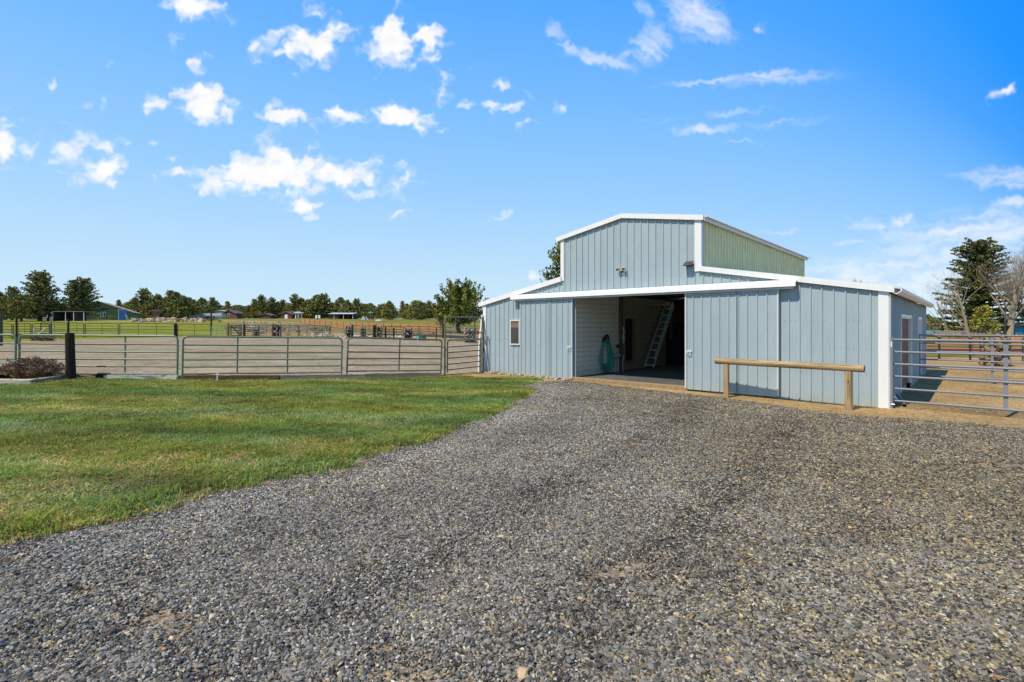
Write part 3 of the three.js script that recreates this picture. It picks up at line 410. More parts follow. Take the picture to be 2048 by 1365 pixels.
{
  const { W, D } = BARN, CL = 3.33, CR = 7.55, RIDGE = 5.40, OL = 3.72, OR = 7.32;
  const rakeL = (x) => 2.40 + (x + .2) * .188, rakeR = (x) => 3.054 - (x - 7.52) * .182, up = (x) => x < RIDGE ? lerp(4.25, 4.645, (x - 3.17) / (RIDGE - 3.17)) : lerp(4.645, 4.275, (x - RIDGE) / (7.63 - RIDGE));
  const top = (x) => x < CL ? rakeL(x) - .04 : x <= CR ? up(x) - .04 : rakeR(x) - .04;
  const zero = () => .005;
  // front wall: frame behind, steel strips in front
  const outline = [[0, 0], [OL, 0], [OL, 2.44], [OR, 2.44], [OR, 0], [W, 0], [W, top(W)], [CR + .001, rakeR(CR) - .05], [CR, up(CR) - .05], [RIDGE, up(RIDGE) - .05], [CL, up(CL) - .05], [CL - .001, rakeL(CL) - .05], [0, top(0)]];
  const front = part('front_wall', prism(outline, -.09, .08), M.sidingBack, barn);
  const P = .208, edges = [0]; for (let x = P * .5; x < W; x += P) edges.push(x); edges.push(W);
  const R = rng(5);
  const cuts = [...edges, CL, CR, RIDGE].sort((a, b) => a - b);
  for (let i = 0; i < cuts.length - 1; i++) { const a = cuts[i], b = cuts[i + 1]; if (b - a < .004) continue; const m = (a + b) / 2, yt = m < CL ? (x) => rakeL(x) - .04 : m < CR ? (x) => up(x) - .04 : (x) => rakeR(x) - .04, open = a > OL - .05 && b < OR + .05; part('siding_panel', strip(a, b, open ? () => 2.44 : zero, yt, 0, edges.includes(a) ? .026 : .001, (R() - .5) * .006), M.siding, front); }
  { // rows of fixing screws
    const g = []; for (let x = .12; x < W; x += P) for (const y of x > OL && x < OR ? [2.86, 3.5] : [.62, 1.14, 1.72]) for (const o of [.07, .16]) if (R() < .75) g.push(new THREE.CylinderGeometry(.006, .007, .006, 6).rotateX(Math.PI / 2).translate(x - .02 + o, y + (R() - .5) * .01, .005));
    tag(part('screws', join(g), M.greyPipe, front), null, null, null, 'stuff');
  }
  // white trim
  const trim = (pts, z0, dz) => part('white_trim', prism(pts, z0, dz), M.white, barn);
  trim([[W - .155, .0], [W + .012, .0], [W + .012, rakeR(W) - .1], [W - .155, rakeR(W - .155) - .1]], .002, .026);
  part('white_trim', boxAt(.012, 2.22, .14, W + .026, 1.11, -.055), M.white, barn);
  trim([[-.02, .0], [.12, .0], [.12, rakeL(.12) - .1], [-.02, rakeL(-.02) - .1]], .002, .026);
  trim([[CR - .15, rakeR(CR) - .12], [CR + .02, rakeR(CR) - .12], [CR + .02, up(CR + .02) - .1], [CR - .15, up(CR - .15) - .1]], .002, .028);
  part('white_trim', boxAt(.014, up(CR) - rakeR(CR) - .04, .1, CR + .03, (up(CR) + rakeR(CR)) / 2 - .06, -.03), M.siding, barn);
  trim([[CL - .02, rakeL(CL) - .12], [CL + .1, rakeL(CL) - .12], [CL + .1, up(CL + .1) - .1], [CL - .02, up(CL) - .1]], .002, .028);
  const rake = (a, b, f, h = .145) => trim([[a, f(a) - h], [b, f(b) - h], [b, f(b)], [a, f(a)]], .032, .05);
  rake(-.2, CL + .02, rakeL); rake(CR - .05, 11.32, rakeR, .125);
  rake(3.17, RIDGE, up, .125); rake(RIDGE + .002, 7.63, up, .125);
  // door track cover: a sloping white hood on a rail
  part('door_track', sweepHood(1.43, 9.66), M.white, barn);
  part('track_rail', boxAt(8.1, .04, .05, 5.55, 2.415, .11), M.steel, barn);
  // sliding doors
  const door = (x0, x1, label, handleX, mid) => {
    const d = part('sliding_door', boxAt(x1 - x0 - .02, 2.32, .035, (x0 + x1) / 2, 1.24, .085), M.sidingBack, barn); d.userData.label = label;
    const r = rng(Math.round(x0 * 100)); const q = [x0 + .02]; for (let x = x0 + .02 + .17; x < x1 - .06; x += .208) q.push(x); q.push(x1 - .02); q.push(x0 + mid, x0 + mid + .045); q.sort((a, b) => a - b);
    for (let i = 0; i < q.length - 1; i++) if (q[i + 1] - q[i] > .01) part('siding_panel', strip(q[i], q[i + 1], () => .07, () => 2.40, .106, .026, r() * .005), M.siding, d);
    for (const x of [x0 + .01, x1 - .01]) part('door_edge', boxAt(.026, 2.34, .062, x, 1.24, .096), x === x0 + .01 && x0 < 5 ? M.siding : M.frame, d);
    part('door_edge', boxAt(x1 - x0 - .05, .03, .05, (x0 + x1) / 2, .062, .09), M.siding, d);
    const hp = part('door_handle', join([bevelBox(.13, .035, .02, .004, handleX, .98, .13), sweep([V(handleX - .05, .975, .135), V(handleX - .045, .94, .17), V(handleX, .925, .18), V(handleX + .045, .94, .17), V(handleX + .05, .975, .135)], .009, 6)]), M.frame, d); hp.userData.label = undefined;
    for (const x of [x0 + .25, x1 - .25]) part('roller', new THREE.CylinderGeometry(.025, .025, .03, 10).rotateX(Math.PI / 2).translate(x, .035, .09), M.dark, d);
  };
  door(1.77, 3.80, 'left sliding door leaf of blue-grey steel beside the small window', 3.70, 1.14); door(7.20, 9.30, 'right sliding door leaf of blue-grey steel behind the hitching rail', 7.31, 1.20);
  // small window left of the left door
  { const w = part('window', boxAt(.36, .72, .012, 1.475, 1.385, .03), M.glass, barn); part('window_frame', join([boxAt(.04, .81, .05, 1.28, 1.385, .028), boxAt(.04, .81, .05, 1.67, 1.385, .028), boxAt(.35, .04, .05, 1.475, 1.77, .028), boxAt(.35, .04, .05, 1.475, 1.0, .028)]), M.frame, w); part('blind', boxAt(.33, .16, .004, 1.475, 1.62, .040), mat({ name: 'brown_blind', color: [.22, .13, .09], roughness: .7 }), w); }
  // right-hand wall, in shade
  const side = part('side_wall', join([boxAt(D, 2.22, .06, D / 2, 1.11, -.11)]), M.sidingBack, barn); side.position.set(W, 0, 0); side.rotation.y = Math.PI / 2;
  const openings = [[2.03, 4.45, .12, 1.80], [6.55, 7.75, .05, 1.80]], sideTop = () => 2.24;
  { const q = []; for (let t = .02; t < D; t += P) q.push(t); for (const o of openings) q.push(o[0], o[1]); q.push(D); q.sort((a, b) => a - b); for (let i = 0; i < q.length - 1; i++) { const m = (q[i] + q[i + 1]) / 2, o = openings.find((k) => m > k[0] && m < k[1]); if (q[i + 1] - q[i] > .01) part('siding_panel', strip(q[i], q[i + 1], o ? () => o[3] : zero, sideTop, 0, .026, (R() - .5) * .006), M.siding, side); } }
  for (const [a, b, y0, y1] of openings) {
    part('door_casing', join([boxAt(.06, y1 - y0 + .06, .02, a - .03, (y0 + y1) / 2 + .03, .028), boxAt(.06, y1 - y0 + .06, .02, b + .03, (y0 + y1) / 2 + .03, .028), boxAt(b - a - .004, .06, .02, (a + b) / 2, y1 + .03, .028), boxAt(.03, y1 - y0, .088, b - .015, (y0 + y1) / 2, -.032), boxAt(.03, y1 - y0, .088, a + .015, (y0 + y1) / 2, -.032), boxAt(b - a - .06, .03, .088, (a + b) / 2, y1 - .015, -.032)]), M.white, side);
    const leaf = part('stall_door', boxAt(b - a - .06, y1 - y0 - .03, .02, (a + b) / 2, (y0 + y1) / 2 - .015, -.066), a < 4 ? M.brown : M.siding, side); leaf.userData.label = a < 4 ? 'dark brown boarded stall door in white casing' : 'grey stall door at the far end of the side wall';
    const n = a < 4 ? 12 : 6, w = (b - a - .08) / n; for (let i = 0; i < n; i++) part('plank', bevelBox(w - .012, y1 - y0 - .05, .02, .004, a + .04 + w * (i + .5), (y0 + y1) / 2 - .015, -.046), a < 4 ? M.brown : M.frame, leaf);
  }
  // roofs
  const slope = (x0, y0, x1, y1, z0, z1, name) => { const L = Math.hypot(x1 - x0, y1 - y0), a = Math.atan2(y1 - y0, x1 - x0), r = part(name, boxAt(L, .012, z0 - z1, 0, 0, 0, 0, 0, a).translate((x0 + x1) / 2, (y0 + y1) / 2, (z0 + z1) / 2), M.roof, barn), g = []; for (let z = z0 - .06; z > z1; z -= .208) g.push(boxAt(L, .028, .035, 0, .02, 0).rotateZ(a).translate((x0 + x1) / 2, (y0 + y1) / 2, z)); tag(part('roof_ribs', join(g), M.roof, r), null, null, null, 'stuff'); return r; };
  slope(CR + .06, rakeR(CR + .06) - .035, 11.40, rakeR(11.40) - .035, .028, -D - .15, 'lower_roof'); slope(CL - .06, rakeL(CL - .06) - .035, -.2, rakeL(-.2) - .035, .028, -D - .15, 'lower_roof');
  slope(RIDGE, 4.61, 7.72, up(7.72) - .035, .028, -D - .18, 'upper_roof'); slope(RIDGE - .004, 4.606, 3.08, up(3.08) - .035, .028, -D - .18, 'upper_roof');
  part('ridge_cap', join([boxAt(.28, .012, D + .2, -.13, 0, 0, 0, 0, .17).translate(RIDGE, 4.625, -D / 2 - .12), boxAt(.28, .012, D + .2, .13, 0, 0, 0, 0, -.17).translate(RIDGE, 4.625, -D / 2 - .12)]), M.roof, barn);
  part('eave_trim', boxAt(.02, .09, D + .15, 7.64, 4.185, -D / 2 - .05), M.frame, barn);
  part('gutter', join([prism([[11.30, 2.22], [11.36, 2.21], [11.43, 2.26], [11.44, 2.32], [11.425, 2.32], [11.41, 2.265], [11.36, 2.225], [11.30, 2.235]], -D - .15, D + .2), boxAt(.012, .09, D + .1, 11.296, 2.275, -D / 2 - .05)]), M.white, barn);
  // clerestory: translucent sheets
  const cler = part('clerestory_wall', join([boxAt(D, .08, .05, D / 2, 3.06, -.05), boxAt(D, .06, .05, D / 2, 4.14, -.05), boxAt(.08, 1.1, .05, D - .04, 3.6, -.05)]), M.sidingBack, barn); cler.position.set(CR, 0, 0); cler.rotation.y = Math.PI / 2;
  for (let t = .05; t < D - .02; t += P) part('fibreglass_panel', strip(t, Math.min(D, t + P), () => 3.0, () => 4.2, 0, .026, (R() - .5) * .01), M.fibre, cler);
  part('corner_trim', boxAt(.06, 1.2, .06, D + .03, 3.6, -.02), M.frame, cler);
  const cl2 = part('clerestory_wall', boxAt(D - .1, .08, .05, -D / 2, 3.06, -.06), M.sidingBack, barn); cl2.position.set(CL, 0, 0); cl2.rotation.y = -Math.PI / 2;
  for (let t = .05; t < D - .02; t += P * 4) part('fibreglass_panel', strip(-Math.min(D, t + P * 4), -t, () => 3.0, () => 4.2, 0, .026), M.fibreLeft, cl2);
  // other outside walls
  part('back_wall', prism([[0, 0], [W, 0], [W, top(W) - .03], [CR, rakeR(CR) - .08], [CR, up(CR) - .08], [RIDGE, up(RIDGE) - .08], [CL, up(CL) - .08], [CL, rakeL(CL) - .08], [0, top(0) - .03]], -D - .06, .06), M.siding, barn);
  const lw = part('side_wall', boxAt(D, 2.3, .06, -D / 2, 1.15, -.03), M.sidingBack, barn); lw.rotation.y = -Math.PI / 2;
  for (let t = .02; t < D - .01; t += P * 4) part('siding_panel', strip(-Math.min(D, t + P * 4), -t, zero, () => 2.3, .002), M.siding, lw);
  // inside
  part('barn_floor', boxAt(OR - OL + .1, .06, D - .2, (OL + OR) / 2, .035, -D / 2 - .05), M.rubber, barn);
  const mats = part('floor_mat', boxAt(1.15, .018, 1.7, OL + .68, .074, -1.02), M.rubber, barn); part('floor_mat', boxAt(1.15, .018, 1.7, OL + 1.84, .0745, -1.0), M.rubber, barn); part('floor_mat', boxAt(1.15, .018, 1.7, OL + 3.0, .074, -1.03), M.rubber, barn); mats.userData.label = undefined;
  part('threshold', bevelBox(3.5, .12, .15, .012, 5.5, .045, .03), M.plank, barn);
  part('header_beam', boxAt(OR - OL + .2, .12, .06, (OL + OR) / 2, 2.50, -.13), M.plank, barn);
  part('loft_floor', boxAt(OR - OL, .03, D - 6.2, (OL + OR) / 2, 2.60, -D / 2 - 3.0), M.osb, barn);
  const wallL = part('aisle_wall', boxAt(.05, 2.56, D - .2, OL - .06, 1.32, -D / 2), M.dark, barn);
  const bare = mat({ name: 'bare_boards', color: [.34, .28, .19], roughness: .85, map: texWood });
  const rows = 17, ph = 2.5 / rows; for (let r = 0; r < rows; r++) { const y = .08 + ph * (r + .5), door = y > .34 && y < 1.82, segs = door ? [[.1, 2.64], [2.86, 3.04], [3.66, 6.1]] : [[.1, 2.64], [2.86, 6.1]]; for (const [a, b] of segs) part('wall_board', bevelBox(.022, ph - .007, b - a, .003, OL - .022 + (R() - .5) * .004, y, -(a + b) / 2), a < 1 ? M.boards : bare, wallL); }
  part('post', boxAt(.1, 2.5, .16, OL - .0, 1.32, -2.75), mat({ name: 'dark_post', color: [.16, .125, .085], roughness: .9, map: texWood }), wallL);
  part('door_frame', join([boxAt(.06, 1.5, .09, OL - .01, 1.1, -3.62), boxAt(.06, .08, .6, OL - .01, .36, -3.33), boxAt(.05, 1.5, .05, OL - .02, 1.1, -3.05)]), mat({ name: 'bare_jamb', color: [.24, .14, .075], roughness: .85, map: texWood }), wallL);
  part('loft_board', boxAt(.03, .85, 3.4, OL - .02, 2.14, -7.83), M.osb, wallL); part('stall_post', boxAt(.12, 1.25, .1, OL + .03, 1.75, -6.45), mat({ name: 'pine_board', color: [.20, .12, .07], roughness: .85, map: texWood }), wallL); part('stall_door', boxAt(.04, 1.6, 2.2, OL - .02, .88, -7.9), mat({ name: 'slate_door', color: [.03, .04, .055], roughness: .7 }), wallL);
  part('aisle_wall', boxAt(.05, 2.56, D - .2, OR + .06, 1.32, -D / 2), mat({ name: 'right_boards', color: [.6, .56, .48], roughness: .85, map: texWood }), barn);
}
function sweepHood(x0, x1) { const s = new THREE.Shape([[.0, 2.60], [.02, 2.60], [.19, 2.535], [.20, 2.44], [.185, 2.44], [.175, 2.52], [.0, 2.575]].map(([z, y]) => new THREE.Vector2(z, y))); return new THREE.ExtrudeGeometry(s, { depth: x1 - x0, bevelEnabled: false }).applyMatrix4(new THREE.Matrix4().makeBasis(V(0, 0, 1), V(0, 1, 0), V(-1, 0, 0))).translate(x1, 0, .03); }

// ---------------------------------------------------------------- things on and in the barn
{
  const t = thing('flood_light', 'pale twin flood light with two heads on the middle of the upper barn front', 'flood light', bw(5.40, 3.13, .02), TURN); t.scale.setScalar(.66);
  part('mounting_plate', bevelBox(.13, .12, .04, .008, 0, 0, .02), M.frame, t);
  for (const s of [-1, 1]) { const h = part('lamp_head', join([bevelBox(.15, .11, .1, .012, s * .13, .0, .12), rod([s * .05, -.01, .03], [s * .12, 0, .08], .014)]), mat({ name: 'cream_lamp', color: [.62, .60, .40], roughness: .5 }), t); part('lens', bevelBox(.13, .09, .012, .003, s * .13, 0, .176), M.glass, h); }
  part('sensor', new THREE.SphereGeometry(.035, 10, 8).translate(0, -.1, .06), M.dark, t);
  const b = thing('solar_light', 'small dark solar wall light near the right corner of the upper barn front', 'wall light', bw(7.28, 3.165, .02), TURN);
  part('solar_panel', boxAt(.21, .012, .2, 0, 0, .1, .0).rotateX(.62).translate(0, .02, .02), mat({ name: 'solar_cell', color: [.05, .04, .045], roughness: .25 }), b); part('lamp_body', bevelBox(.16, .11, .06, .01, 0, -.05, .04), mat({ name: 'brown_housing', color: [.08, .06, .055], roughness: .6 }), b);
}
{ // hose on the white boards
  const h = thing('garden_hose', 'green garden hose coiled on a hook against the white board wall', 'hose', bw(3.72, 0, -1.74), TURN), g = [], R = rng(8);
  for (let i = 0; i < 9; i++) { const w = .19 + .026 * i + R() * .02, top = 1.15 + R() * .05 - i * .004, bot = .09 + .032 * (8 - i) + R() * .03, off = .03 + .012 * i, pts = [], sh = (R() - .5) * .05; for (let k = 0; k <= 36; k++) { const a = k / 36 * 2 * Math.PI, y = (top + bot) / 2 + (top - bot) / 2 * Math.cos(a), f = .62 + .38 * sstep(1.1, .4, y); pts.push(V(off + .012 * Math.sin(a * 3 + i), y, -(Math.sin(a) * w * f + sh))); } g.push(sweep(pts, .0145, 7, false)); }
  part('hose_coil', join(g), mat({ name: 'green_hose', color: [.015, .28, .20], roughness: .35 }), h);
  part('hose_hanger', join([sweep([V(.0, 1.1, -.13), V(.09, 1.16, -.12), V(.1, 1.27, -.06), V(.1, 1.31, 0), V(.1, 1.27, .06), V(.09, 1.16, .12), V(0, 1.1, .13)], .03, 8), boxAt(.03, .2, .2, .015, 1.14, 0)]), M.black, h);
  const w = thing('water_spigot', 'grey standing water pipes with valves beside the coiled hose', 'water tap', bw(3.76, .07, -2.42), TURN), pm = mat({ name: 'grey_pvc', color: [.46, .45, .45], roughness: .5 });
  part('pipe', rod([.03, 0, .12], [.03, .68, .12], .017, 8), pm, w); part('pipe', rod([.05, 0, -.04], [.05, .52, -.02], .02, 8), pm, w); part('pipe', rod([.04, 0, -.34], [.04, .54, -.34], .015, 8), pm, w);
  part('cross_pipe', rod([.04, .48, .16], [.04, .46, -.36], .02, 8), M.dark, w); for (const [y, z] of [[.56, .06], [.58, -.1], [.5, -.36]]) part('valve', join([new THREE.CylinderGeometry(.032, .032, .02, 10).translate(.06, y, z), rod([.06, y - .08, z], [.06, y, z], .012)]), M.steel, w); part('valve_box', bevelBox(.08, .1, .1, .01, .02, .86, -.06), M.dark, w);
  const r = thing('lead_rope', 'pale lead rope hanging on the dark post inside the barn', 'rope', bw(3.79, 1.2, -2.78), TURN), q = []; for (let k = 0; k < 2; k++) { const pts = []; for (let i = 0; i <= 10; i++) pts.push(V(.01 + .012 * k, .36 - i * .055, -.03 * k + .03 * Math.sin(i * 1.3 + k))); q.push(sweep(pts, .011, 6)); } q.push(new THREE.TorusGeometry(.05, .016, 6, 14).rotateY(1.57).translate(.02, .0, 0)); part('rope_strand', join(q), mat({ name: 'white_rope', color: [.6, .58, .54], roughness: .9 }), r);
  const l = thing('ladder', 'blue-green extension ladder leaning inside the barn doorway', 'ladder', bw(3.80, .07, -4.2), TURN), lm = mat({ name: 'fibreglass_rail', color: [.30, .44, .48], roughness: .4 }), A = V(0, 0, 0), B = V(0, 2.36, -1.72), dir = B.clone().sub(A), Lg = dir.length(), tilt = -Math.atan2(1.72, 2.36);
  const bar = (x, a, b, w, dp, off) => boxAt(w, b - a, dp, 0, (a + b) / 2, off).rotateX(tilt).translate(x, 0, 0);
  for (const x of [0, .35]) { part('rail', bar(x, 0, Lg * .97, .028, .07, 0), lm, l); part('fly_rail', bar(x < .1 ? .035 : .315, Lg * .12, Lg, .024, .06, .075), lm, l); part('foot', bar(x, -.03, .06, .05, .09, .0), M.rubber, l); }
  for (let i = 0; i < 9; i++) { const k = (i + .55) / 9.3 * Lg, c = V(0, k, 0).applyEuler(new THREE.Euler(tilt, 0, 0)); part('rung', rod([0, c.y, c.z], [.35, c.y, c.z], .018, 6), M.frame, l); }
  const s = thing('saddle_rack', 'yellow-brown wooden rack end hanging above the ladder inside the barn', 'rack', bw(4.3, 2.36, -5.0), TURN), sm = mat({ name: 'varnished_wood', color: [.50, .30, .09], roughness: .5, map: texWood });
  part('arm', boxAt(.62, .05, .06, -.27, 0, 0), sm, s); part('end_disc', new THREE.CylinderGeometry(.10, .10, .06, 18).rotateZ(Math.PI / 2).translate(.07, 0, 0), sm, s); part('brace', rod([-.25, -.02, 0], [-.05, -.16, 0], .018), M.dark, s);
}
{ // rocks along the foot of the barn, left of the door
  const R = rng(77), proto = [0, 1, 2, 3, 4].map((k) => rockGeo(300 + k, .75, 1)), mats = [[.50, .38, .26], [.42, .33, .25], [.36, .30, .26], [.55, .44, .33], [.30, .22, .16]].map((c, i) => lam({ name: 'field_stone_' + i, color: c, roughness: .95, map: texFine }));
  for (let i = 0; i < 120; i++) { const s = .1 + Math.pow(R(), .8) * 3.7, out = .08 + R() * (.2 + .12 * Math.sin(s * 2)), k = .03 + R() * .038, m = part('field_stone', proto[i % 5], mats[Math.floor(R() * 5)]); const p = bw(s, k * .4, out); m.position.set(...p); m.scale.setScalar(k); m.rotation.set(R() * .6, R() * 6, R() * .6); tag(m, 'small tan field stone lying along the foot of the left barn wall', 'stone', 'field stones along the foot of the barn wall'); }
}
{ // pipe and spout at the left corner
  const d = thing('downspout', 'leaning white downspout against the left barn corner behind the gate latch', 'downspout', bw(-.03, 0, .05), TURN);
  part('pipe', sweep([V(.02, 1.98, .03), V(.0, 1.5, .07), V(-.02, .8, .14), V(.0, .02, .17)], .034, 8), M.white, d); part('strap', boxAt(.09, .025, .09, -.01, 1.2, .1), M.frame, d);
  const c = thing('metal_stake', 'thin metal stake with a tan cap standing against the barn front at its left end', 'stake', bw(.26, 0, .12), TURN); part('shaft', rod([0, 0, 0], [0, 1.1, -.03], .016, 6), M.greyPipe, c); part('cap', bevelBox(.05, .16, .05, .006, 0, 1.17, -.03), M.plank, c);
}

// ---------------------------------------------------------------- pipe gates and panels
// local axes: x along the panel, y up, the bottom rail at y = 0
function arcTo(cx, cy, r, a0, a1, n = 5) { const p = []; for (let i = 0; i <= n; i++) { const a = lerp(a0, a1, i / n); p.push(V(cx + Math.cos(a) * r, cy + Math.sin(a) * r, 0)); } return p; }
function pipePanel(o, { w, h, rails, ups = [], r = .025, leg = .1, c = .11, m, m2, mx, seg = 7, cornerL = true, cornerR = true }) {
  const path = [V(0, -leg, 0), ...(cornerL ? arcTo(c, h - c, c, Math.PI, Math.PI / 2) : [V(0, h, 0)]), ...(cornerR ? arcTo(w - c, h - c, c, Math.PI / 2, 0) : [V(w, h, 0)]), V(w, -leg, 0)];
  part('frame', sweep(path, r, seg), m, o);
  for (let i = 0; i < rails - 1; i++) { const y = h * (1 - Math.pow((rails - 1 - i) / (rails - 1), .93)) , pts = []; for (let k = 0; k <= 4; k++) pts.push(V(w * k / 4, y + (k % 4 ? .004 * Math.sin(i * 2.3 + k * 1.7) : 0), 0)); part('rail', sweep(pts, r * .82, seg, false), mx && (i * 7 + Math.round(w * 10)) % 3 === 0 ? mx : m2 ?? m, o); }
  for (const u of ups) part('upright', boxAt(.034, h, .014, u, h / 2, -r), m2 ?? m, o);
  return o;
}
function between(o, a, b) { const X = V(b[0] - a[0], b[1] - a[1], b[2] - a[2]), w = X.length(); X.normalize(); const Z = V(X.x, 0, X.z).normalize().cross(V(0, 1, 0)), Y = Z.clone().cross(X); o.position.set(...a); o.quaternion.setFromRotationMatrix(new THREE.Matrix4().makeBasis(X, Y, Z)); return w; }
function hinges(o, x, ys) { for (const y of ys) part('hinge', join([boxAt(.07, .03, .03, x, y, 0), rod([x - .02, y - .06, .0], [x - .02, y + .09, .0], .012)]), M.greyPipe, o); }
const GATES = [
  [[-16.3, .46, -12.25], [-12.46, .405, -12.66], [1.2, 2.5], 'green pipe gate at the far left, running out of view left of the bush'],
  [[-12.40, .404, -12.70], [-8.62, .366, -13.0], [1.13, 2.2, 3.0], 'green pipe gate behind the dry bush and the black post'],
  [[-8.46, .361, -12.95], [-4.80, .292, -14.2], [1.25, 2.47], 'green pipe gate in the middle, behind the dark brown timber and the white pipe'],
  [[-4.71, .30, -14.4], [-2.25, .19, -15.98], [1.55], 'shorter green pipe gate, third from the barn side, next to the arched walk gate'],
];
GATES.forEach(([a, b, ups, label], i) => {
  const o = thing('pipe_gate', label, 'gate', [0, 0, 0], 0, 'green pipe gates along the arena'), w = between(o, a, b);
  pipePanel(o, { w, h: .965, rails: 6, ups: i === 1 ? [1.25, 2.5] : ups.filter((u) => u < w - .3), m: i === 3 ? M.olivePipe : M.greenPipe, m2: i === 3 ? M.olivePipe : M.greenPipe, mx: i === 3 ? M.greenPipe : M.olivePipe, leg: .1 });
  hinges(o, w + .03, [.12, .72]);
});
{ // walk gate beside the barn with a high arch
  const a = [-2.14, -.02, -16.08], b = [-1.02, -.02, -17.28], o = thing('walk_gate', 'narrow green walk gate under a tall arched pipe frame beside the barn corner', 'gate'), w = between(o, a, b), c = .12, H = 1.9;
  part('arch_frame', sweep([V(0, 0, 0), ...arcTo(c, H - c, c, Math.PI, Math.PI / 2, 6), ...arcTo(w - .08, H - c, c, Math.PI / 2, 0, 6), V(w + .04, 0, 0)], .027, 8), M.olivePipe, o);
  part('arch_brace', sweep([V(.03, 1.42, 0), V(.28, 1.44, 0), V(.45, 1.62, 0), V(.45, H - .01, 0)], .02, 7), M.greyPipe, o); part('arch_brace', sweep([V(w + .02, 1.38, 0), V(w - .2, 1.40, 0), V(w - .34, 1.55, 0), V(w - .36, H - .01, 0)], .02, 7), M.olivePipe, o);
  const leafO = part('gate_leaf', sweep([V(.1, .12, 0), ...arcTo(.2, 1.07, .09, Math.PI, Math.PI / 2, 5), ...arcTo(w - .15, 1.07, .09, Math.PI / 2, 0, 5), V(w - .06, .04, 0)], .024, 8), M.greenPipe, o);
  for (const y of [.22, .40, .59, .77, .95]) part('rail', rod([.1, y - .015, 0], [w - .06, y + .012, 0], .017, 6), M.darkPipe, leafO);
  part('latch_chain', new THREE.TorusGeometry(.07, .011, 6, 16).rotateY(.5).translate(w + .03, .78, .03), M.dark, o); part('latch', join([boxAt(.1, .03, .03, w, .7, .02), rod([w + .03, .52, .03], [w + .05, .7, .03], .014)]), M.steel, o); hinges(o, .05, [.3, .85]);
}
{ // grey gates of the pen on the right
  const gate = (a, b, label, rails, r, ups) => { const o = thing('pen_gate', label, 'gate'), w = between(o, a, b), h = 1.19; for (let i = 0; i < rails; i++) part('rail', rod([0, h * i / (rails - 1), 0], [w, h * i / (rails - 1), 0], r, 8), M.greyPipe, o); part('end_pipe', rod([0, -.05, 0], [0, h + .03, 0], r * 1.1, 8), M.greyPipe, o); part('end_pipe', rod([w, -.02, 0], [w, h + .03, 0], r * 1.1, 8), M.greyPipe, o); for (const u of ups) part('upright', boxAt(.06, h, .02, u, h / 2, -r), M.greyPipe, o); for (const y of [.06, .95]) part('corner_bracket', prism([[0, y], [.1, y - .01], [.0, y + .1]], .008, .012), M.steel, o); return o; };
  gate([7.42, .14, -9.87], [10.85, .14, -6.72], 'grey pipe gate hung next to the right barn corner, running out of view', 6, .0205, [1.6, 3.2]);
  gate([12.02, .14, -14.88], [15.65, .14, -11.54], 'second grey pipe gate inside the pen, starting at the side wall of the barn', 6, .0205, [1.55, 3.2]);
  const p = thing('gate_post', 'slim grey steel post between the white barn corner and the pipe gate', 'post', [7.365, 0, -9.80], TURN); part('shaft', bevelBox(.055, 1.38, .055, .006, 0, .69, 0), M.greyPipe, p); part('sticker', boxAt(.03, .1, .004, .0, 1.24, .03), M.white, p); part('hinge_pin', rod([.0, .08, .03], [.06, .08, .03], .014), M.steel, p);
  const q = thing('fallen_pipe', 'short grey pipe lying in the dirt under the first pen gate', 'pipe', [7.85, 0, -10.3], 0); part('tube', sweep([V(-.12, .03, .35), V(.0, .05, .2), V(.28, .14, -.35), V(.36, .14, -.48)], .03, 8), M.greyPipe, q); part('end_cap', new THREE.CylinderGeometry(.034, .034, .02, 10).rotateX(1.57).translate(-.12, .03, .36), M.dark, q);
}
{ // hitching rail
  const h = thing('hitching_rail', 'weathered round timber hitching rail on two posts in front of the barn', 'hitching rail'), L = V(6.42 - 4.80, 0, -(9.62 - 11.30)).normalize(), A = V(4.80, 0, -11.30), B = V(6.42, 0, -9.62), R = rng(3);
  const log = (a, b, r, seed) => { const g = new THREE.CylinderGeometry(r, r * 1.04, a.distanceTo(b), 18, 8), p = g.attributes.position; for (let i = 0; i < p.count; i++) { const k = 1 + .05 * N3(p.getX(i) * 12 + seed, p.getY(i) * 2.2, p.getZ(i) * 12); p.setX(i, p.getX(i) * k + .008 * N3(p.getY(i) * 1.3, seed)); p.setZ(i, p.getZ(i) * k); } const uv = g.attributes.uv; for (let i = 0; i < uv.count; i++) uv.setXY(i, uv.getX(i) * 6.28 * r + seed, uv.getY(i) * a.distanceTo(b)); g.computeVertexNormals(); const q = new THREE.Quaternion().setFromUnitVectors(V(0, 1, 0), b.clone().sub(a).normalize()); return g.applyQuaternion(q).translate((a.x + b.x) / 2, (a.y + b.y) / 2, (a.z + b.z) / 2); };
  part('cross_rail', log(A.clone().addScaledVector(L, -.24).setY(.805), B.clone().addScaledVector(L, .25).setY(.795), .068, 1), M.wood, h);
  part('post', log(A.clone().setY(-.1), A.clone().setY(.745), .062, 4), M.wood, h); part('post', log(B.clone().setY(-.1), B.clone().setY(.735), .066, 7), M.wood, h);
  part('bolt', new THREE.CylinderGeometry(.011, .011, .02, 8).rotateX(1.57).rotateY(TURN).translate(B.x - .045, .55, B.z + .05), M.dark, h);
}
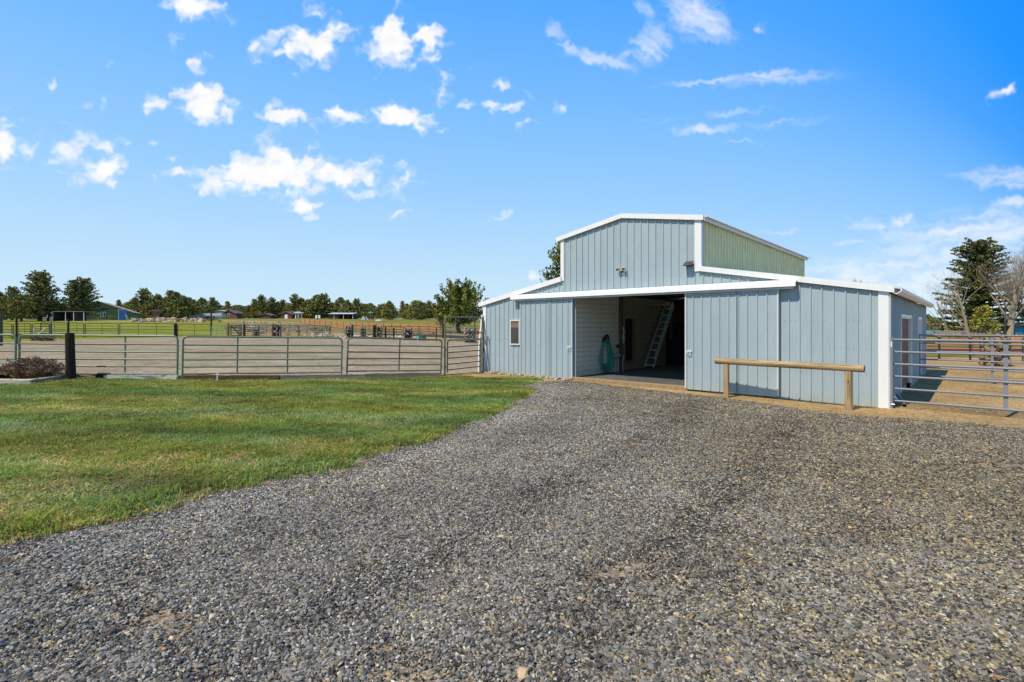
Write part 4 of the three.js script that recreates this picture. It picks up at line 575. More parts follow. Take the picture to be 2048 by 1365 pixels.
{ // landscape timbers that hold the arena bank
  const T = (pa, pb, ya, yb, hgt, m, label) => { const f = (p, y) => { const [x, d] = hit(p, y); return [x, ground(x, d), -d]; }, a = f(pa, ya), b = f(pb, yb), o = thing('landscape_timber', label, 'timber', [0, 0, 0], 0, 'landscape timbers along the edge of the lawn'), w = between(o, a, b), g = new THREE.BoxGeometry(w, hgt, .19, 14, 2, 3), p = g.attributes.position, uv = g.attributes.uv, s = pa * .37; for (let i = 0; i < p.count; i++) { const x = p.getX(i), y = p.getY(i), z = p.getZ(i); uv.setXY(i, y + z + s, x); const ex = Math.abs(x) > w / 2 - .01 ? .03 : 0; p.setXYZ(i, x + ex * N3(y * 9, z * 9, s) * 2, y * (1 + .12 * N3(x * 1.7, z * 4, s)) + .018 * N3(x * 3 + s, z * 5, 2), z * (1 + .12 * N3(x * 2 + s, y * 4, 7))); } g.computeVertexNormals(); part('sleeper', g.translate(w / 2, hgt / 2 - .015, -.08), m, o); if (w > 1) for (const k of [.16, .84]) part('spike', new THREE.CylinderGeometry(.014, .014, .012, 8).translate(w * k, hgt - .008, -.08), M.dark, o); };
  T(-230, 60, 775, 772.5, .155, M.sleeperPale, 'pale weathered timber at the far left in front of the dry bush'); T(66, 155, 772, 757.5, .15, M.sleeperGrey, 'dark timber set at an angle between the dry bush and the black post'); T(159, 190, 758.5, 758.5, .13, M.plank, 'short rusty brown timber right of the black post'); T(192, 204, 759, 759, .15, M.black, 'short black timber block right of the black post'); T(206, 326, 760, 760, .125, M.sleeperPale, 'long pale timber under the gate behind the bush'); T(328, 354, 761, 761.5, .14, M.sleeperPale, 'short pale timber end at the gap between two gates');
  T(362, 556, 763, 762.5, .155, M.sleeperDark, 'long dark brown timber behind the white pipe'); T(559, 729, 762, 759.5, .16, M.sleeperGrey, 'grey timber in the middle under the joint of two gates'); T(731, 882, 759, 755.5, .165, M.sleeperGrey, 'grey timber nearest the barn below the shorter gate');
}
{ const [x, d] = [column(140, 12.45), 12.45], o = thing('fence_post', 'thick black tarred post standing beside the dry bush', 'post', [x, .2, -d]), g = new THREE.CylinderGeometry(.092, .104, 1.24, 16, 6), p = g.attributes.position; for (let i = 0; i < p.count; i++) { const y = p.getY(i), k = 1 + .1 * N3(p.getX(i) * 8, y * 1.4, p.getZ(i) * 8); p.setXYZ(i, p.getX(i) * k - .03 * y, y, p.getZ(i) * k); } g.computeVertexNormals(); part('shaft', g.translate(0, .6, 0), M.black, o); part('bolt', new THREE.CylinderGeometry(.018, .018, .03, 8).rotateX(1.57).translate(-.03, .28, .13), M.steel, o); }
{ const [x, d] = hit(434, 765.5), o = thing('white_pipe', 'short white standing pipe in the grass before the dark brown timber', 'pipe', [x, ground(x, d), -d]); part('tube', rod([0, 0, 0], [.006, .2, 0], .013, 8), M.white, o); part('tee', rod([-.03, .205, 0], [.04, .205, 0], .014, 8), M.frame, o); }
{ // dry twiggy bush
  const R = rng(41), [x, d] = [column(65, 12.35), 12.35], o = thing('bush', 'low dry reddish-brown twiggy bush at the left end of the timbers', 'bush', [x, .26, -d]), tw = [], lf = [], col = [];
  for (let i = 0; i < 420; i++) { const a = R() * 6.283, out = .1 + R() * .6, hgt = (.32 + R() * .22) * (1.12 - out * .75), p = [V((R() - .5) * .5, 0, (R() - .5) * .3)], q = p[0].clone(); for (let k = 1; k <= 4; k++) p.push(V(q.x + Math.cos(a) * out * k / 4 + (R() - .5) * .07, hgt * Math.sin(k / 4 * 1.5) + (R() - .5) * .05, q.z + Math.sin(a) * out * .7 * k / 4 + (R() - .5) * .07)); tw.push(sweep(p, [.006, .005, .004, .003, .002], 3, false)); for (let k = 0; k < 14; k++) { const c = p[1 + Math.floor(R() * 4)], s = .02 + R() * .03, e = new THREE.Euler(R() * 6, R() * 6, R() * 6), g = new THREE.PlaneGeometry(s * .45, s * 1.8).applyMatrix4(new THREE.Matrix4().makeRotationFromEuler(e)).translate(c.x + (R() - .5) * .12, Math.max(.01, c.y + (R() - .5) * .1), c.z + (R() - .5) * .12); lf.push(g); const t = R(), cc = t < .6 ? [.27, .15, .09] : t < .85 ? [.36, .24, .13] : [.2, .2, .07]; for (let v = 0; v < 6; v++) col.push(...cc.map((w) => w * (.7 + R() * .1))); } }
  part('twigs', join(tw), mat({ name: 'dry_twigs', color: [.17, .10, .065], roughness: .95 }), o); const g = join(lf); g.setAttribute('color', new THREE.Float32BufferAttribute(col, 3)); tag(part('dry_leaves', g, mat({ name: 'dry_leaves', vertexColors: true, roughness: .9, side: THREE.DoubleSide }), o), null, null, null, 'stuff');
}
{ // little things on the drive
  const st = (px, py, s, c, seed, label) => { const [x, d] = hit(px, py), o = part('stone', rockGeo(seed, .6, 2), mat({ name: 'pebble_' + seed, color: c, roughness: .8, map: texFine })); o.position.set(x, .018 + s * .2, -d); o.scale.setScalar(s); o.rotation.y = seed; tag(o, label, 'stone'); };
  st(1045, 1357, .026, [.62, .42, .22], 5, 'pale orange stone larger than the gravel at the bottom edge of the picture'); st(222, 1272, .032, [.14, .10, .075], 6, 'dark brown rounded stone on bare sand in the lower left gravel'); st(424, 1243, .02, [.60, .50, .36], 7, 'pale tan stone lying on the dark gravel in the lower left');
  const [x, d] = hit(292, 1026), o = thing('dandelion', 'small dandelion with one yellow flower at the edge of the lawn', 'dandelion', [x, 0, -d]), R = rng(2), lv = []; for (let i = 0; i < 9; i++) { const a = i * .7 + R() * .3, L = .06 + R() * .03, g = new THREE.PlaneGeometry(.018, L, 1, 3).translate(0, L / 2, 0), p = g.attributes.position; for (let k = 0; k < p.count; k++) { const y = p.getY(k); p.setXYZ(k, p.getX(k) * (.5 + y / L) * (y > L * .8 ? .5 : 1), .012 + .02 * Math.sin(y / L * 2.6), y); } lv.push(g.rotateY(a)); } part('leaves', join(lv), mat({ name: 'dandelion_leaf', color: [.06, .12, .025], roughness: .6, side: THREE.DoubleSide }), o); part('stem', rod([0, 0, 0], [.012, .055, .01], .003, 5), mat({ name: 'stem_green', color: [.12, .16, .04], roughness: .6 }), o); part('flower', join([new THREE.CylinderGeometry(.02, .008, .01, 14).translate(.012, .06, .01), new THREE.SphereGeometry(.014, 10, 6).scale(1, .5, 1).translate(.012, .065, .01)]), mat({ name: 'yellow_petals', color: [.85, .6, .02], roughness: .7 }), o);
}

// ---------------------------------------------------------------- trees
const leafMat = lam({ name: 'foliage', vertexColors: true, roughness: .9, side: THREE.DoubleSide });
const JUNIPER = [[.13, .15, .05], [.19, .19, .055], [.25, .225, .06], [.09, .11, .045], [.28, .24, .07]], PINE = [[.09, .14, .03], [.16, .21, .04], [.25, .26, .05], [.065, .10, .03], [.31, .29, .07]], SPRUCE = [[.085, .105, .04], [.14, .15, .05], [.19, .18, .055], [.055, .07, .034]], YELLOW = [[.27, .26, .05], [.36, .31, .065], [.18, .2, .045]];
function crownGeo(seed, { h, w, base = .12, clumps, per, leaf, profile, pal, flat = .6, spread = .09, gap = 0, hollow = .35, up = 0 }) {
  const R = rng(seed), pos = [], col = [], nor = [], q = V();
  for (let i = 0; i < clumps; i++) {
    let u = Math.pow(R(), .85); const a = R() * 6.283, edge = profile(u, a) * w / 2 * (1 + .3 * N3(Math.cos(a) * 1.6 + seed, u * 5, Math.sin(a) * 1.6)), rr = edge * Math.sqrt(lerp(hollow * hollow, 1, R())), cx = Math.cos(a) * rr, cz = Math.sin(a) * rr, cy = h * (base + (1 - base) * u) + rr * up;
    if (gap && N3(cx * 2.2 / w * 3 + seed, cy * 7 / h, cz * 6 / w) < gap) continue;
    const s = spread * h * (.6 + R() * .7), tone = pal[Math.floor(R() * pal.length)], k0 = .75 + R() * .5;
    for (let j = 0; j < per; j++) {
      const b = R() * 6.283, e = Math.acos(2 * R() - 1), t = s * Math.cbrt(R()), x = cx + t * Math.sin(e) * Math.cos(b), y = cy + t * Math.cos(e) * flat, z = cz + t * Math.sin(e) * Math.sin(b), L = leaf * (.6 + R() * .8);
      const n = V(R() - .5, R() - .35, R() - .5).normalize(), t1 = V(R() - .5, (R() - .5) * .6 + up, R() - .5).cross(n).normalize(), t2 = n.clone().cross(t1), c = tone.map((v) => v * k0 * (.85 + R() * .3));
      const P = (p, r) => { pos.push(x + t1.x * p * L + t2.x * r * L, y + t1.y * p * L + t2.y * r * L, z + t1.z * p * L + t2.z * r * L); q.set(x - 0, (y - h * .4) * .7, z).normalize().addScaledVector(n, .8).normalize(); nor.push(n.x, n.y, n.z); col.push(...c); };
      P(-.5, -.22); P(.1, -.34); P(.5, .05); P(-.5, -.22); P(.5, .05); P(-.1, .36);
    }
  }
  const g = new THREE.BufferGeometry(); g.setAttribute('position', new THREE.Float32BufferAttribute(pos, 3)); g.setAttribute('normal', new THREE.Float32BufferAttribute(nor, 3)); g.setAttribute('color', new THREE.Float32BufferAttribute(col, 3)); return g;
}
function trunkGeo(seed, h, r, limbs = 5, reach = .25, from = .2) { const R = rng(seed), g = [], p = []; for (let i = 0; i <= 6; i++) p.push(V((R() - .5) * r * 1.6, h * i / 6 - (i ? 0 : .3), (R() - .5) * r * 1.6)); g.push(sweep(p, p.map((_, i) => r * (1.15 - i / 6.4)), 7)); for (let i = 0; i < limbs; i++) { const y = h * (from + R() * (.9 - from)), a = R() * 6.283, L = reach * h * (.5 + R() * .7) * (1.1 - y / h * .6); g.push(sweep([V(0, y, 0), V(Math.cos(a) * L * .5, y + L * .18, Math.sin(a) * L * .5), V(Math.cos(a) * L, y + L * .5, Math.sin(a) * L)], [r * .4, r * .28, r * .1], 5)); } return join(g); }
// a crown carried on limbs: flat or upright sprays of foliage along each branch
function limbCrown(seed, { h, limbs, reach, rise, from = .1, to = .97, inner = .25, step = .42, per = 14, leaf = .26, size = .42, flat = .5, pal, bend = 0, lop = 0 }) {
  const R = rng(seed), pos = [], col = [], nor = [], wood = [];
  for (let i = 0; i < limbs; i++) {
    const u = lerp(from, to, Math.pow((i + R() * .9) / limbs, .9)), a = i * 2.4 + R() * .9, L = reach(u, a) * (.72 + R() * .42) * (1 + lop * Math.cos(a)), e = rise(u) + (R() - .5) * .3, y0 = h * u, b = V(0, y0, 0), at = (t) => V(Math.cos(a) * Math.cos(e) * L * t, y0 + Math.sin(e) * L * t + bend * L * t * t, Math.sin(a) * Math.cos(e) * L * t);
    if (L > .5) wood.push(sweep([at(0), at(.35), at(.7), at(.98)], [.075, .055, .035, .014].map((q) => q * (.6 + h / 14)), 4, false));
    const n = Math.max(2, Math.round(L * (1 - inner) / step)); for (let k = 0; k <= n; k++) {
      const t = lerp(inner, 1, k / n), c = at(t), wob = .22 * L * (1.1 - t); c.x += (R() - .5) * wob; c.z += (R() - .5) * wob; c.y += (R() - .5) * .2; const s = size * (.65 + R() * .6) * (1.15 - .45 * t), tone = pal[Math.floor(R() * pal.length)], k0 = .75 + R() * .5;
      for (let j = 0; j < per; j++) { const f = R() * 6.283, g = Math.acos(2 * R() - 1), q = s * Math.cbrt(R()), x = c.x + q * Math.sin(g) * Math.cos(f), y = c.y + q * Math.cos(g) * flat, z = c.z + q * Math.sin(g) * Math.sin(f), l = leaf * (.6 + R() * .8), m = V(R() - .5, R() - .3, R() - .5).normalize(), t1 = V(Math.cos(a) * .6 + R() - .5, flat > 1 ? 1.2 : R() - .5, Math.sin(a) * .6 + R() - .5).normalize(); t1.addScaledVector(m, -t1.dot(m)).normalize(); const t2 = m.clone().cross(t1), cc = tone.map((v) => v * k0 * (.85 + R() * .3)), P = (p, r) => { pos.push(x + t1.x * p * l + t2.x * r * l, y + t1.y * p * l + t2.y * r * l, z + t1.z * p * l + t2.z * r * l); nor.push(m.x, m.y, m.z); col.push(...cc); }; P(-.5, -.2); P(.15, -.3); P(.5, .04); P(-.5, -.2); P(.5, .04); P(-.1, .32); }
    }
  }
  const g = new THREE.BufferGeometry(); g.setAttribute('position', new THREE.Float32BufferAttribute(pos, 3)); g.setAttribute('normal', new THREE.Float32BufferAttribute(nor, 3)); g.setAttribute('color', new THREE.Float32BufferAttribute(col, 3)); return [g, join(wood)];
}
const PROFILES = {
  cone: (u) => Math.pow(1 - u, .75) * (.55 + .45 * Math.min(1, u * 6)) + .03, ovoid: (u) => Math.sin(Math.PI * Math.pow(lerp(.08, 1, u), .8)) * .98 + .04, broad: (u) => Math.pow(Math.sin(Math.PI * lerp(.16, .97, u)), .6), ragged: (u, a) => (Math.pow(1 - u, .6) * .9 + .08) * (.75 + .3 * Math.sin(u * 26 + a)), round: (u) => Math.sqrt(Math.max(0, 1 - (2 * lerp(.12, 1, u) - 1) ** 2)),
};
const TREES = [];
function protoTree(seed, o, trunk = {}) { const t = new THREE.Group(); part('trunk', trunkGeo(seed, (trunk.top ?? .9) * o.h, trunk.r ?? o.h * .02, trunk.limbs ?? 5, trunk.reach ?? .22, trunk.from ?? .2), trunk.m ?? M.bark, t); part('crown', crownGeo(seed + 1, o), leafMat, t); return t; }
function plant(proto, name, label, category, group, px, d, height, widthScale = 1, turn = 0, py = null) {
  const x = column(px, d), y = ground(x, d) - .05, o = proto.parent ? proto.clone() : proto; o.name = numbered(name); o.userData = {}; tag(o, label, category, group); o.position.set(x, y, -d); o.rotation.y = turn; const s = height / proto.userData0h; o.scale.set(s * widthScale, s, s * widthScale); scene.add(o); return o;
}
const J = [
  ['cone', { clumps: 330, per: 10, leaf: .40, spread: .075, w: 5.6 }], ['ovoid', { clumps: 360, per: 10, leaf: .42, spread: .085, w: 7.0 }], ['ragged', { clumps: 380, per: 10, leaf: .38, spread: .066, w: 7.0, gap: -.24 }], ['broad', { clumps: 420, per: 10, leaf: .42, spread: .09, w: 8.6 }], ['ragged', { clumps: 300, per: 10, leaf: .38, spread: .062, w: 5.6, gap: -.18 }], ['ovoid', { clumps: 400, per: 10, leaf: .42, spread: .08, w: 8.2, gap: -.34 }],
].map(([p, o], i) => { if (i % 2 === 0) { const t = new THREE.Group(), w = o.w / 2, [lf, wd] = limbCrown(520 + i, { h: 8, pal: JUNIPER, limbs: 74, from: .06, to: .97, reach: (u) => w * (i === 0 ? lerp(1.15, .12, u) : lerp(1.15, .25, Math.pow(u, 1.4))), rise: (u) => lerp(.05, .7, u), bend: .05, inner: .1, step: .55, per: 10, leaf: .42, size: .55, flat: .7 }); part('trunk', join([trunkGeo(520 + i, 7.4, .17, 2, .1, .3), wd]), M.bark, t); part('crown', lf, leafMat, t); t.userData0h = 8; return t; } const t = protoTree(500 + i * 7, { h: 8, base: .03, pal: JUNIPER, profile: PROFILES[p], ...o }, { r: .17, limbs: 6 }); t.userData0h = 8; return t; });
const J0 = J.map((t) => t.userData0h);
function juniper(i, label, px, d, height, ws, turn) { return plant(J[i], 'juniper_tree', label, 'tree', 'junipers in the far treeline', px, d, height, ws, turn); }
{
  const ordinal = ['first', 'second', 'third', 'fourth', 'fifth', 'sixth', 'seventh', 'eighth', 'ninth', 'tenth', 'eleventh', 'twelfth', 'thirteenth', 'fourteenth', 'fifteenth', 'sixteenth', 'seventeenth', 'eighteenth', 'nineteenth', 'twentieth', 'twenty-first', 'twenty-second', 'twenty-third', 'twenty-fourth', 'twenty-fifth', 'twenty-sixth', 'twenty-seventh', 'twenty-eighth', 'twenty-ninth', 'thirtieth', 'thirty-first', 'thirty-second', 'thirty-third', 'thirty-fourth'];
  const look = ['cone-shaped', 'rounded', 'ragged tall', 'broad', 'thin ragged', 'full'];
  // column in the photograph, row of its top, distance, width factor, kind
  const line = [
    [237, 601, 150, .9, 0], [258, 606, 165, 1, 3], [270, 597, 160, 1, 1], [288, 581, 160, .95, 2], [303, 600, 158, 1.1, 5], [315, 591, 165, .95, 1], [329, 598, 175, 1, 5], [341, 584, 170, .9, 4], [352, 587, 160, 1.1, 5], [366, 594, 168, 1, 1], [378, 597, 175, .9, 4], [387, 601, 172, .8, 4], [404, 598, 165, 1.15, 1], [424, 597, 178, .85, 4], [432, 604, 185, .9, 2], [455, 604, 175, 1.15, 0], [469, 616, 190, 1, 1], [481, 620, 200, 1.2, 3], [497, 612, 185, 1, 2],
    [508, 600, 175, .75, 4], [522, 593, 172, .9, 2], [534, 606, 180, 1, 1], [544, 598, 176, 1, 2], [555, 605, 185, .9, 4], [565, 602, 180, .9, 2], [577, 608, 176, 1, 5], [590, 592, 172, .9, 2], [603, 598, 176, 1, 1], [616, 601, 170, 1.1, 5], [634, 592, 170, 1.05, 5], [648, 591, 172, 1.1, 2], [662, 606, 180, 1, 1], [681, 597, 172, 1.1, 5], [695, 602, 168, .9, 1],
    [713, 600, 168, 1, 2], [729, 611, 180, 1.1, 5], [742, 614, 172, .9, 2], [757, 616, 200, .9, 4], [768, 614, 195, .8, 4], [778, 604, 150, 1.05, 1], [805, 604, 175, .75, 4], [814, 609, 165, 1, 5], [834, 603, 160, 1.15, 3], [847, 607, 170, .9, 1], [858, 604, 172, .85, 2], [869, 608, 178, .9, 4], [880, 604, 185, .8, 2],
  ];
  line.forEach(([px, top, d, ws, k], i) => { const H = level(top, d) - ground(column(px, d), d); const sec = i < 19 ? `${ordinal[i]} right of the green house` : i < 34 ? `${ordinal[i - 19]} of the middle treeline` : `${ordinal[i - 34]} left of the arched gate`; juniper(k, `${look[k]} juniper in the far treeline, ${sec}`, px, d, H * 1.02, ws * 8 / Math.max(5.5, H) * (H / 8) , i * 1.7); });
  // lower growth that closes the treeline behind
  const R = rng(61); for (let i = 0; i < 60; i++) { const px = -40 + i * 16.5 + R() * 10; if (px > 205 && px < 232) continue; const d = 205 + R() * 60, H = 4.4 + R() * 2.8; const t = juniper([1, 3, 5][i % 3], 'small dark juniper far behind the treeline, filling a gap between larger trees', px, d, H, 1.5, R() * 6); t.userData.group = 'low junipers behind the treeline'; }
}
{ // large trees on the left
  const big = (px, top, d, o, tr, label, turn = 0, name = 'juniper_tree') => { const x = column(px, d), y = ground(x, d), H = level(top, d) - y, t = o.limb ? new THREE.Group() : protoTree(o.seed, { h: H, pal: JUNIPER, ...o, profile: PROFILES[o.p] }, tr); if (o.limb) { const [lf, wd] = limbCrown(o.seed, { h: H, pal: JUNIPER, from: .14, to: .95, bend: .08, inner: .2, step: .5, per: 15, leaf: .34, size: .6, flat: .55, ...o.limb }); part('trunk', join([trunkGeo(o.seed, H * .95, tr.r, 3, .15, .3), wd]), M.bark, t); part('crown', lf, leafMat, t); } t.name = numbered(name); t.position.set(x, y - .05, -d); t.rotation.y = turn; scene.add(t); return tag(t, label, 'tree'); };
  big(80, 545, 104, { limb: { limbs: 95, reach: (u) => lerp(5.2, 1.0, Math.pow(u, 1.15)), rise: (u) => lerp(.02, .6, u) }, seed: 801, w: 9.6, p: 'ragged', base: .1, clumps: 820, per: 13, leaf: .33, spread: .06, gap: -.22 }, { r: .36, limbs: 8, reach: .3 }, 'tallest dark juniper on the far left with a thick trunk and long side limbs');
  big(98, 603, 106, { seed: 811, w: 7.0, p: 'broad', base: .2, clumps: 330, per: 12, leaf: .3, spread: .12 }, { r: .22, limbs: 5 }, 'low bushy juniper under the right side of the tallest far left tree');
  big(42, 590, 101, { seed: 803, w: 8.4, p: 'broad', base: .12, clumps: 480, per: 12, leaf: .3, spread: .09, pal: [...JUNIPER, [.15, .13, .04], [.17, .14, .05]] }, { r: .2, limbs: 6 }, 'wide olive-yellow juniper in front of the tallest far left tree');
  big(24, 574, 108, { limb: { limbs: 40, from: .25, reach: (u) => lerp(3.0, .7, u), rise: (u) => lerp(.05, .5, u) }, seed: 805, w: 5.0, p: 'ragged', base: .2, clumps: 220, per: 11, leaf: .3, spread: .07, gap: -.15 }, { r: .18, limbs: 6, reach: .3 }, 'thin juniper with a bare side limb at the far left edge');
  big(-8, 583, 112, { seed: 807, w: 7.4, p: 'ovoid', base: .06, clumps: 420, per: 12, leaf: .32, spread: .09 }, { r: .22 }, 'dark round juniper cut by the left edge of the picture');
  big(146, 559, 112, { limb: { limbs: 66, reach: (u) => lerp(3.0, .7, Math.pow(u, 1.3)), rise: (u) => lerp(.05, .5, u) }, seed: 821, w: 6.6, p: 'ragged', base: .08, clumps: 480, per: 12, leaf: .3, spread: .06, gap: -.18 }, { r: .2, limbs: 7, reach: .25 }, 'left one of two joined dark pines behind the loafing shed');
  big(168, 556, 114, { limb: { limbs: 84, reach: (u) => lerp(4.4, .8, Math.pow(u, 1.1)), rise: (u) => lerp(0, .5, u) }, seed: 823, w: 8.4, p: 'ragged', base: .05, clumps: 640, per: 12, leaf: .3, spread: .062, gap: -.2 }, { r: .26, limbs: 7, reach: .25 }, 'right one of two joined dark pines, in front of the green house');
  // pine beside the barn: thick upright candles
  { const d = 76, x = column(918, d), y = ground(x, d), H = level(562, d) - y, t = new THREE.Group(); t.name = numbered('pine_tree'); t.position.set(x, y - .05, -d); scene.add(t); tag(t, 'bushy broad green pine with a short trunk left of the barn eave', 'tree'); const [lf, wd] = limbCrown(842, { h: H, limbs: 120, from: .17, to: .66, reach: (u) => lerp(5.0, 2.7, (u - .17) / .5), rise: (u) => lerp(.18, .95, (u - .17) / .5), bend: .16, inner: .14, step: .4, per: 16, leaf: .27, size: .36, flat: 1.8, pal: PINE, lop: .06 }); part('trunk', join([trunkGeo(841, H * .7, .3, 4, .3, .3), wd]), M.bark, t); part('crown', lf, leafMat, t); }
  { const d = 44, x = column(1130, d), y = 0, H = level(488, d), t = new THREE.Group(); t.name = numbered('pine_tree'); t.position.set(x, y, -d); scene.add(t); tag(t, 'tall pine mostly hidden behind the left side of the raised barn roof', 'tree'); const [lf, wd] = limbCrown(852, { h: H, limbs: 64, from: .3, to: .95, reach: (u) => lerp(2.7, 1.1, (u - .3) / .65), rise: () => .55, bend: .12, step: .34, per: 14, leaf: .22, size: .32, flat: 1.5, pal: PINE }); part('trunk', join([trunkGeo(851, H * .95, .24, 3, .2, .3), wd]), M.bark, t); part('crown', lf, leafMat, t); }
  // right hand side
  { const d = 72, x = column(1958, d), y = ground(x, d), H = level(481, d) - y, t = new THREE.Group(); t.name = numbered('spruce_tree'); t.position.set(x, y - .05, -d); scene.add(t); tag(t, 'tall dark conifer right of the barn between bare trees', 'tree'); const [lf, wd] = limbCrown(862, { h: H, limbs: 210, from: .05, to: .97, reach: (u) => (u > .86 ? lerp(2.3, 1.5, (u - .86) / .12) : lerp(5.9, 2.4, Math.pow(u / .86, 1.05))), rise: (u) => lerp(-.06, .42, u), bend: .06, inner: .12, step: .5, per: 15, leaf: .3, size: .46, flat: .42, pal: SPRUCE }); part('trunk', join([trunkGeo(861, H * .97, .28, 3, .1, .3), wd]), M.bark, t); part('crown', lf, leafMat, t); }
  { const d = 64, x = column(1968, d), t = new THREE.Group(); t.name = numbered('juniper_bush'); t.position.set(x, ground(x, d) - .05, -d); scene.add(t); tag(t, 'yellow-green rounded bush in front of the tall conifer on the right', 'bush'); part('stem', trunkGeo(871, 2.2, .12, 5, .4, .1), M.bark, t); part('crown', crownGeo(872, { h: level(613, d), w: 3.4, base: .14, clumps: 170, per: 14, leaf: .2, spread: .1, pal: YELLOW, profile: (u) => Math.pow(1 - u, .5) * .95 + .05 }), leafMat, t); }
  juniper(1, 'small far tree right of the barn above the light blue wall', 1857, 210, 5.6, 1, 1).userData.group = undefined; juniper(3, 'second small far tree right of the barn next to the leaning bare trunk', 1869, 230, 4.6, 1, 2).userData.group = undefined;
}
// leafless trees
function bareTree(seed, { h, r, lean = 0, leanZ = 0, levels = 5, kids = 3, spread = .7, first = .35, min = .012, up = .25 }) {
  const R = rng(seed), thick = [], twigs = [];
  const grow = (p, dir, L, rad, lev) => {
    const pts = [p.clone()], rr = [rad], n = lev === 0 ? 7 : 4; let q = p.clone(), dd = dir.clone();
    for (let i = 1; i <= n; i++) { dd.add(V((R() - .5) * .22, (R() - .5) * .1 + (lev ? up * .12 : 0), (R() - .5) * .22)).normalize(); q = q.clone().addScaledVector(dd, L / n); pts.push(q); rr.push(Math.max(min, rad * (1 - .62 * i / n))); }
    (lev < 2 ? thick : twigs).push(sweep(pts, rr, lev === 0 ? 8 : lev < 2 ? 5 : 3, false));
    if (lev >= levels) return;
    const k = lev === 0 ? kids * 3 + 2 : kids; for (let i = 0; i < k; i++) { const f = lev === 0 ? lerp(first, 1, (i + R() * .8) / k) : lerp(.3, 1, (i + .6) / k), at = Math.min(pts.length - 1, Math.floor(f * n)), a = R() * 6.283, tilt = spread * (.6 + R() * .7), base = dd.clone().lerp(dir, .5).normalize(), side = V(Math.cos(a), .1, Math.sin(a)), nd = base.multiplyScalar(Math.cos(tilt)).addScaledVector(side, Math.sin(tilt)); nd.y += up * .5; nd.normalize(); grow(pts[at], nd, L * (lev === 0 ? .42 + .2 * (1 - f) : .6 + .2 * R()), rr[at] * (lev ? .56 : .5), lev + 1); }
  };
  grow(V(0, -.2, 0), V(lean, 1, leanZ).normalize(), h * .62, r, 0); return [join(thick), join(twigs)];
}
{
  const plantBare = (px, d, o, label, seed, m = M.barkPale, cat = 'tree') => { const x = column(px, d), t = new THREE.Group(), [a, b] = bareTree(seed, o); t.name = numbered('bare_tree'); t.position.set(x, ground(x, d) - .05, -d); scene.add(t); tag(t, label, cat); part('trunk', a, m, t); tag(part('branches', b, m, t), null, null, null, 'stuff'); };
  plantBare(1940, 62, { h: 10.2, r: .22, lean: -.2, levels: 4, kids: 2, spread: .75, first: .2, min: .007 }, 'pale leafless tree leaning left in front of the tall conifer', 901);
  plantBare(2019, 66, { h: 13, r: .42, lean: .02, levels: 5, kids: 3, spread: .72, first: .3, min: .008 }, 'large leafless tree with a thick pale trunk at the right edge', 902);
  plantBare(1900, 70, { h: 9, r: .15, lean: -.33, levels: 4, kids: 2, spread: .55, first: .35, min: .006 }, 'slim leafless tree leaning far left right of the barn', 903);
  plantBare(1906, 73, { h: 12, r: .12, lean: -.12, levels: 4, kids: 2, spread: .45, first: .4, min: .006 }, 'slim leafless tree just left of the tall conifer', 904);
  plantBare(2058, 70, { h: 12, r: .25, lean: -.05, levels: 4, kids: 4, spread: .7, first: .2, min: .008 }, 'leafless tree cut by the right edge of the picture', 905);
  plantBare(1712, 66, { h: 7.8, r: .16, levels: 5, kids: 3, spread: .55, first: .4, min: .018, up: .5 }, 'leafless tree top showing above the right barn roof', 906, mat({ name: 'grey_twigs', color: [.22, .20, .15], roughness: .95 }));
  plantBare(880, 88, { h: 3.4, r: .06, levels: 4, spread: .8, first: .15, min: .014 }, 'small leafless reddish tree between the orange fence and the treeline', 907, mat({ name: 'reddish_twigs', color: [.2, .10, .07], roughness: .95 }));
  plantBare(312, 108, { h: 3.2, r: .06, levels: 4, spread: .9, first: .12, min: .02 }, 'small leafless shrub tree among the pale rocks left of centre', 908, mat({ name: 'brown_twigs', color: [.2, .13, .09], roughness: .95 }));
  // brush at the foot of the right-hand trees
  const R = rng(99), g = []; for (let i = 0; i < 260; i++) { const px = 1868 + R() * 90, d = 60 + R() * 12, x = column(px, d), y = R() * .7, L = .5 + R() * 1.4, a = R() * 6.28; g.push(sweep([V(x, y, -d), V(x + Math.cos(a) * L * .5, y + R() * .5, -d + Math.sin(a) * L * .5), V(x + Math.cos(a) * L, y + R() * .6 - .2, -d + Math.sin(a) * L)], [.035, .025, .012], 3, false)); }
  tag(part('brush_pile', join(g), M.barkPale), 'tangle of pale dead branches at the foot of the trees right of the barn', 'brush', null, 'stuff');
}

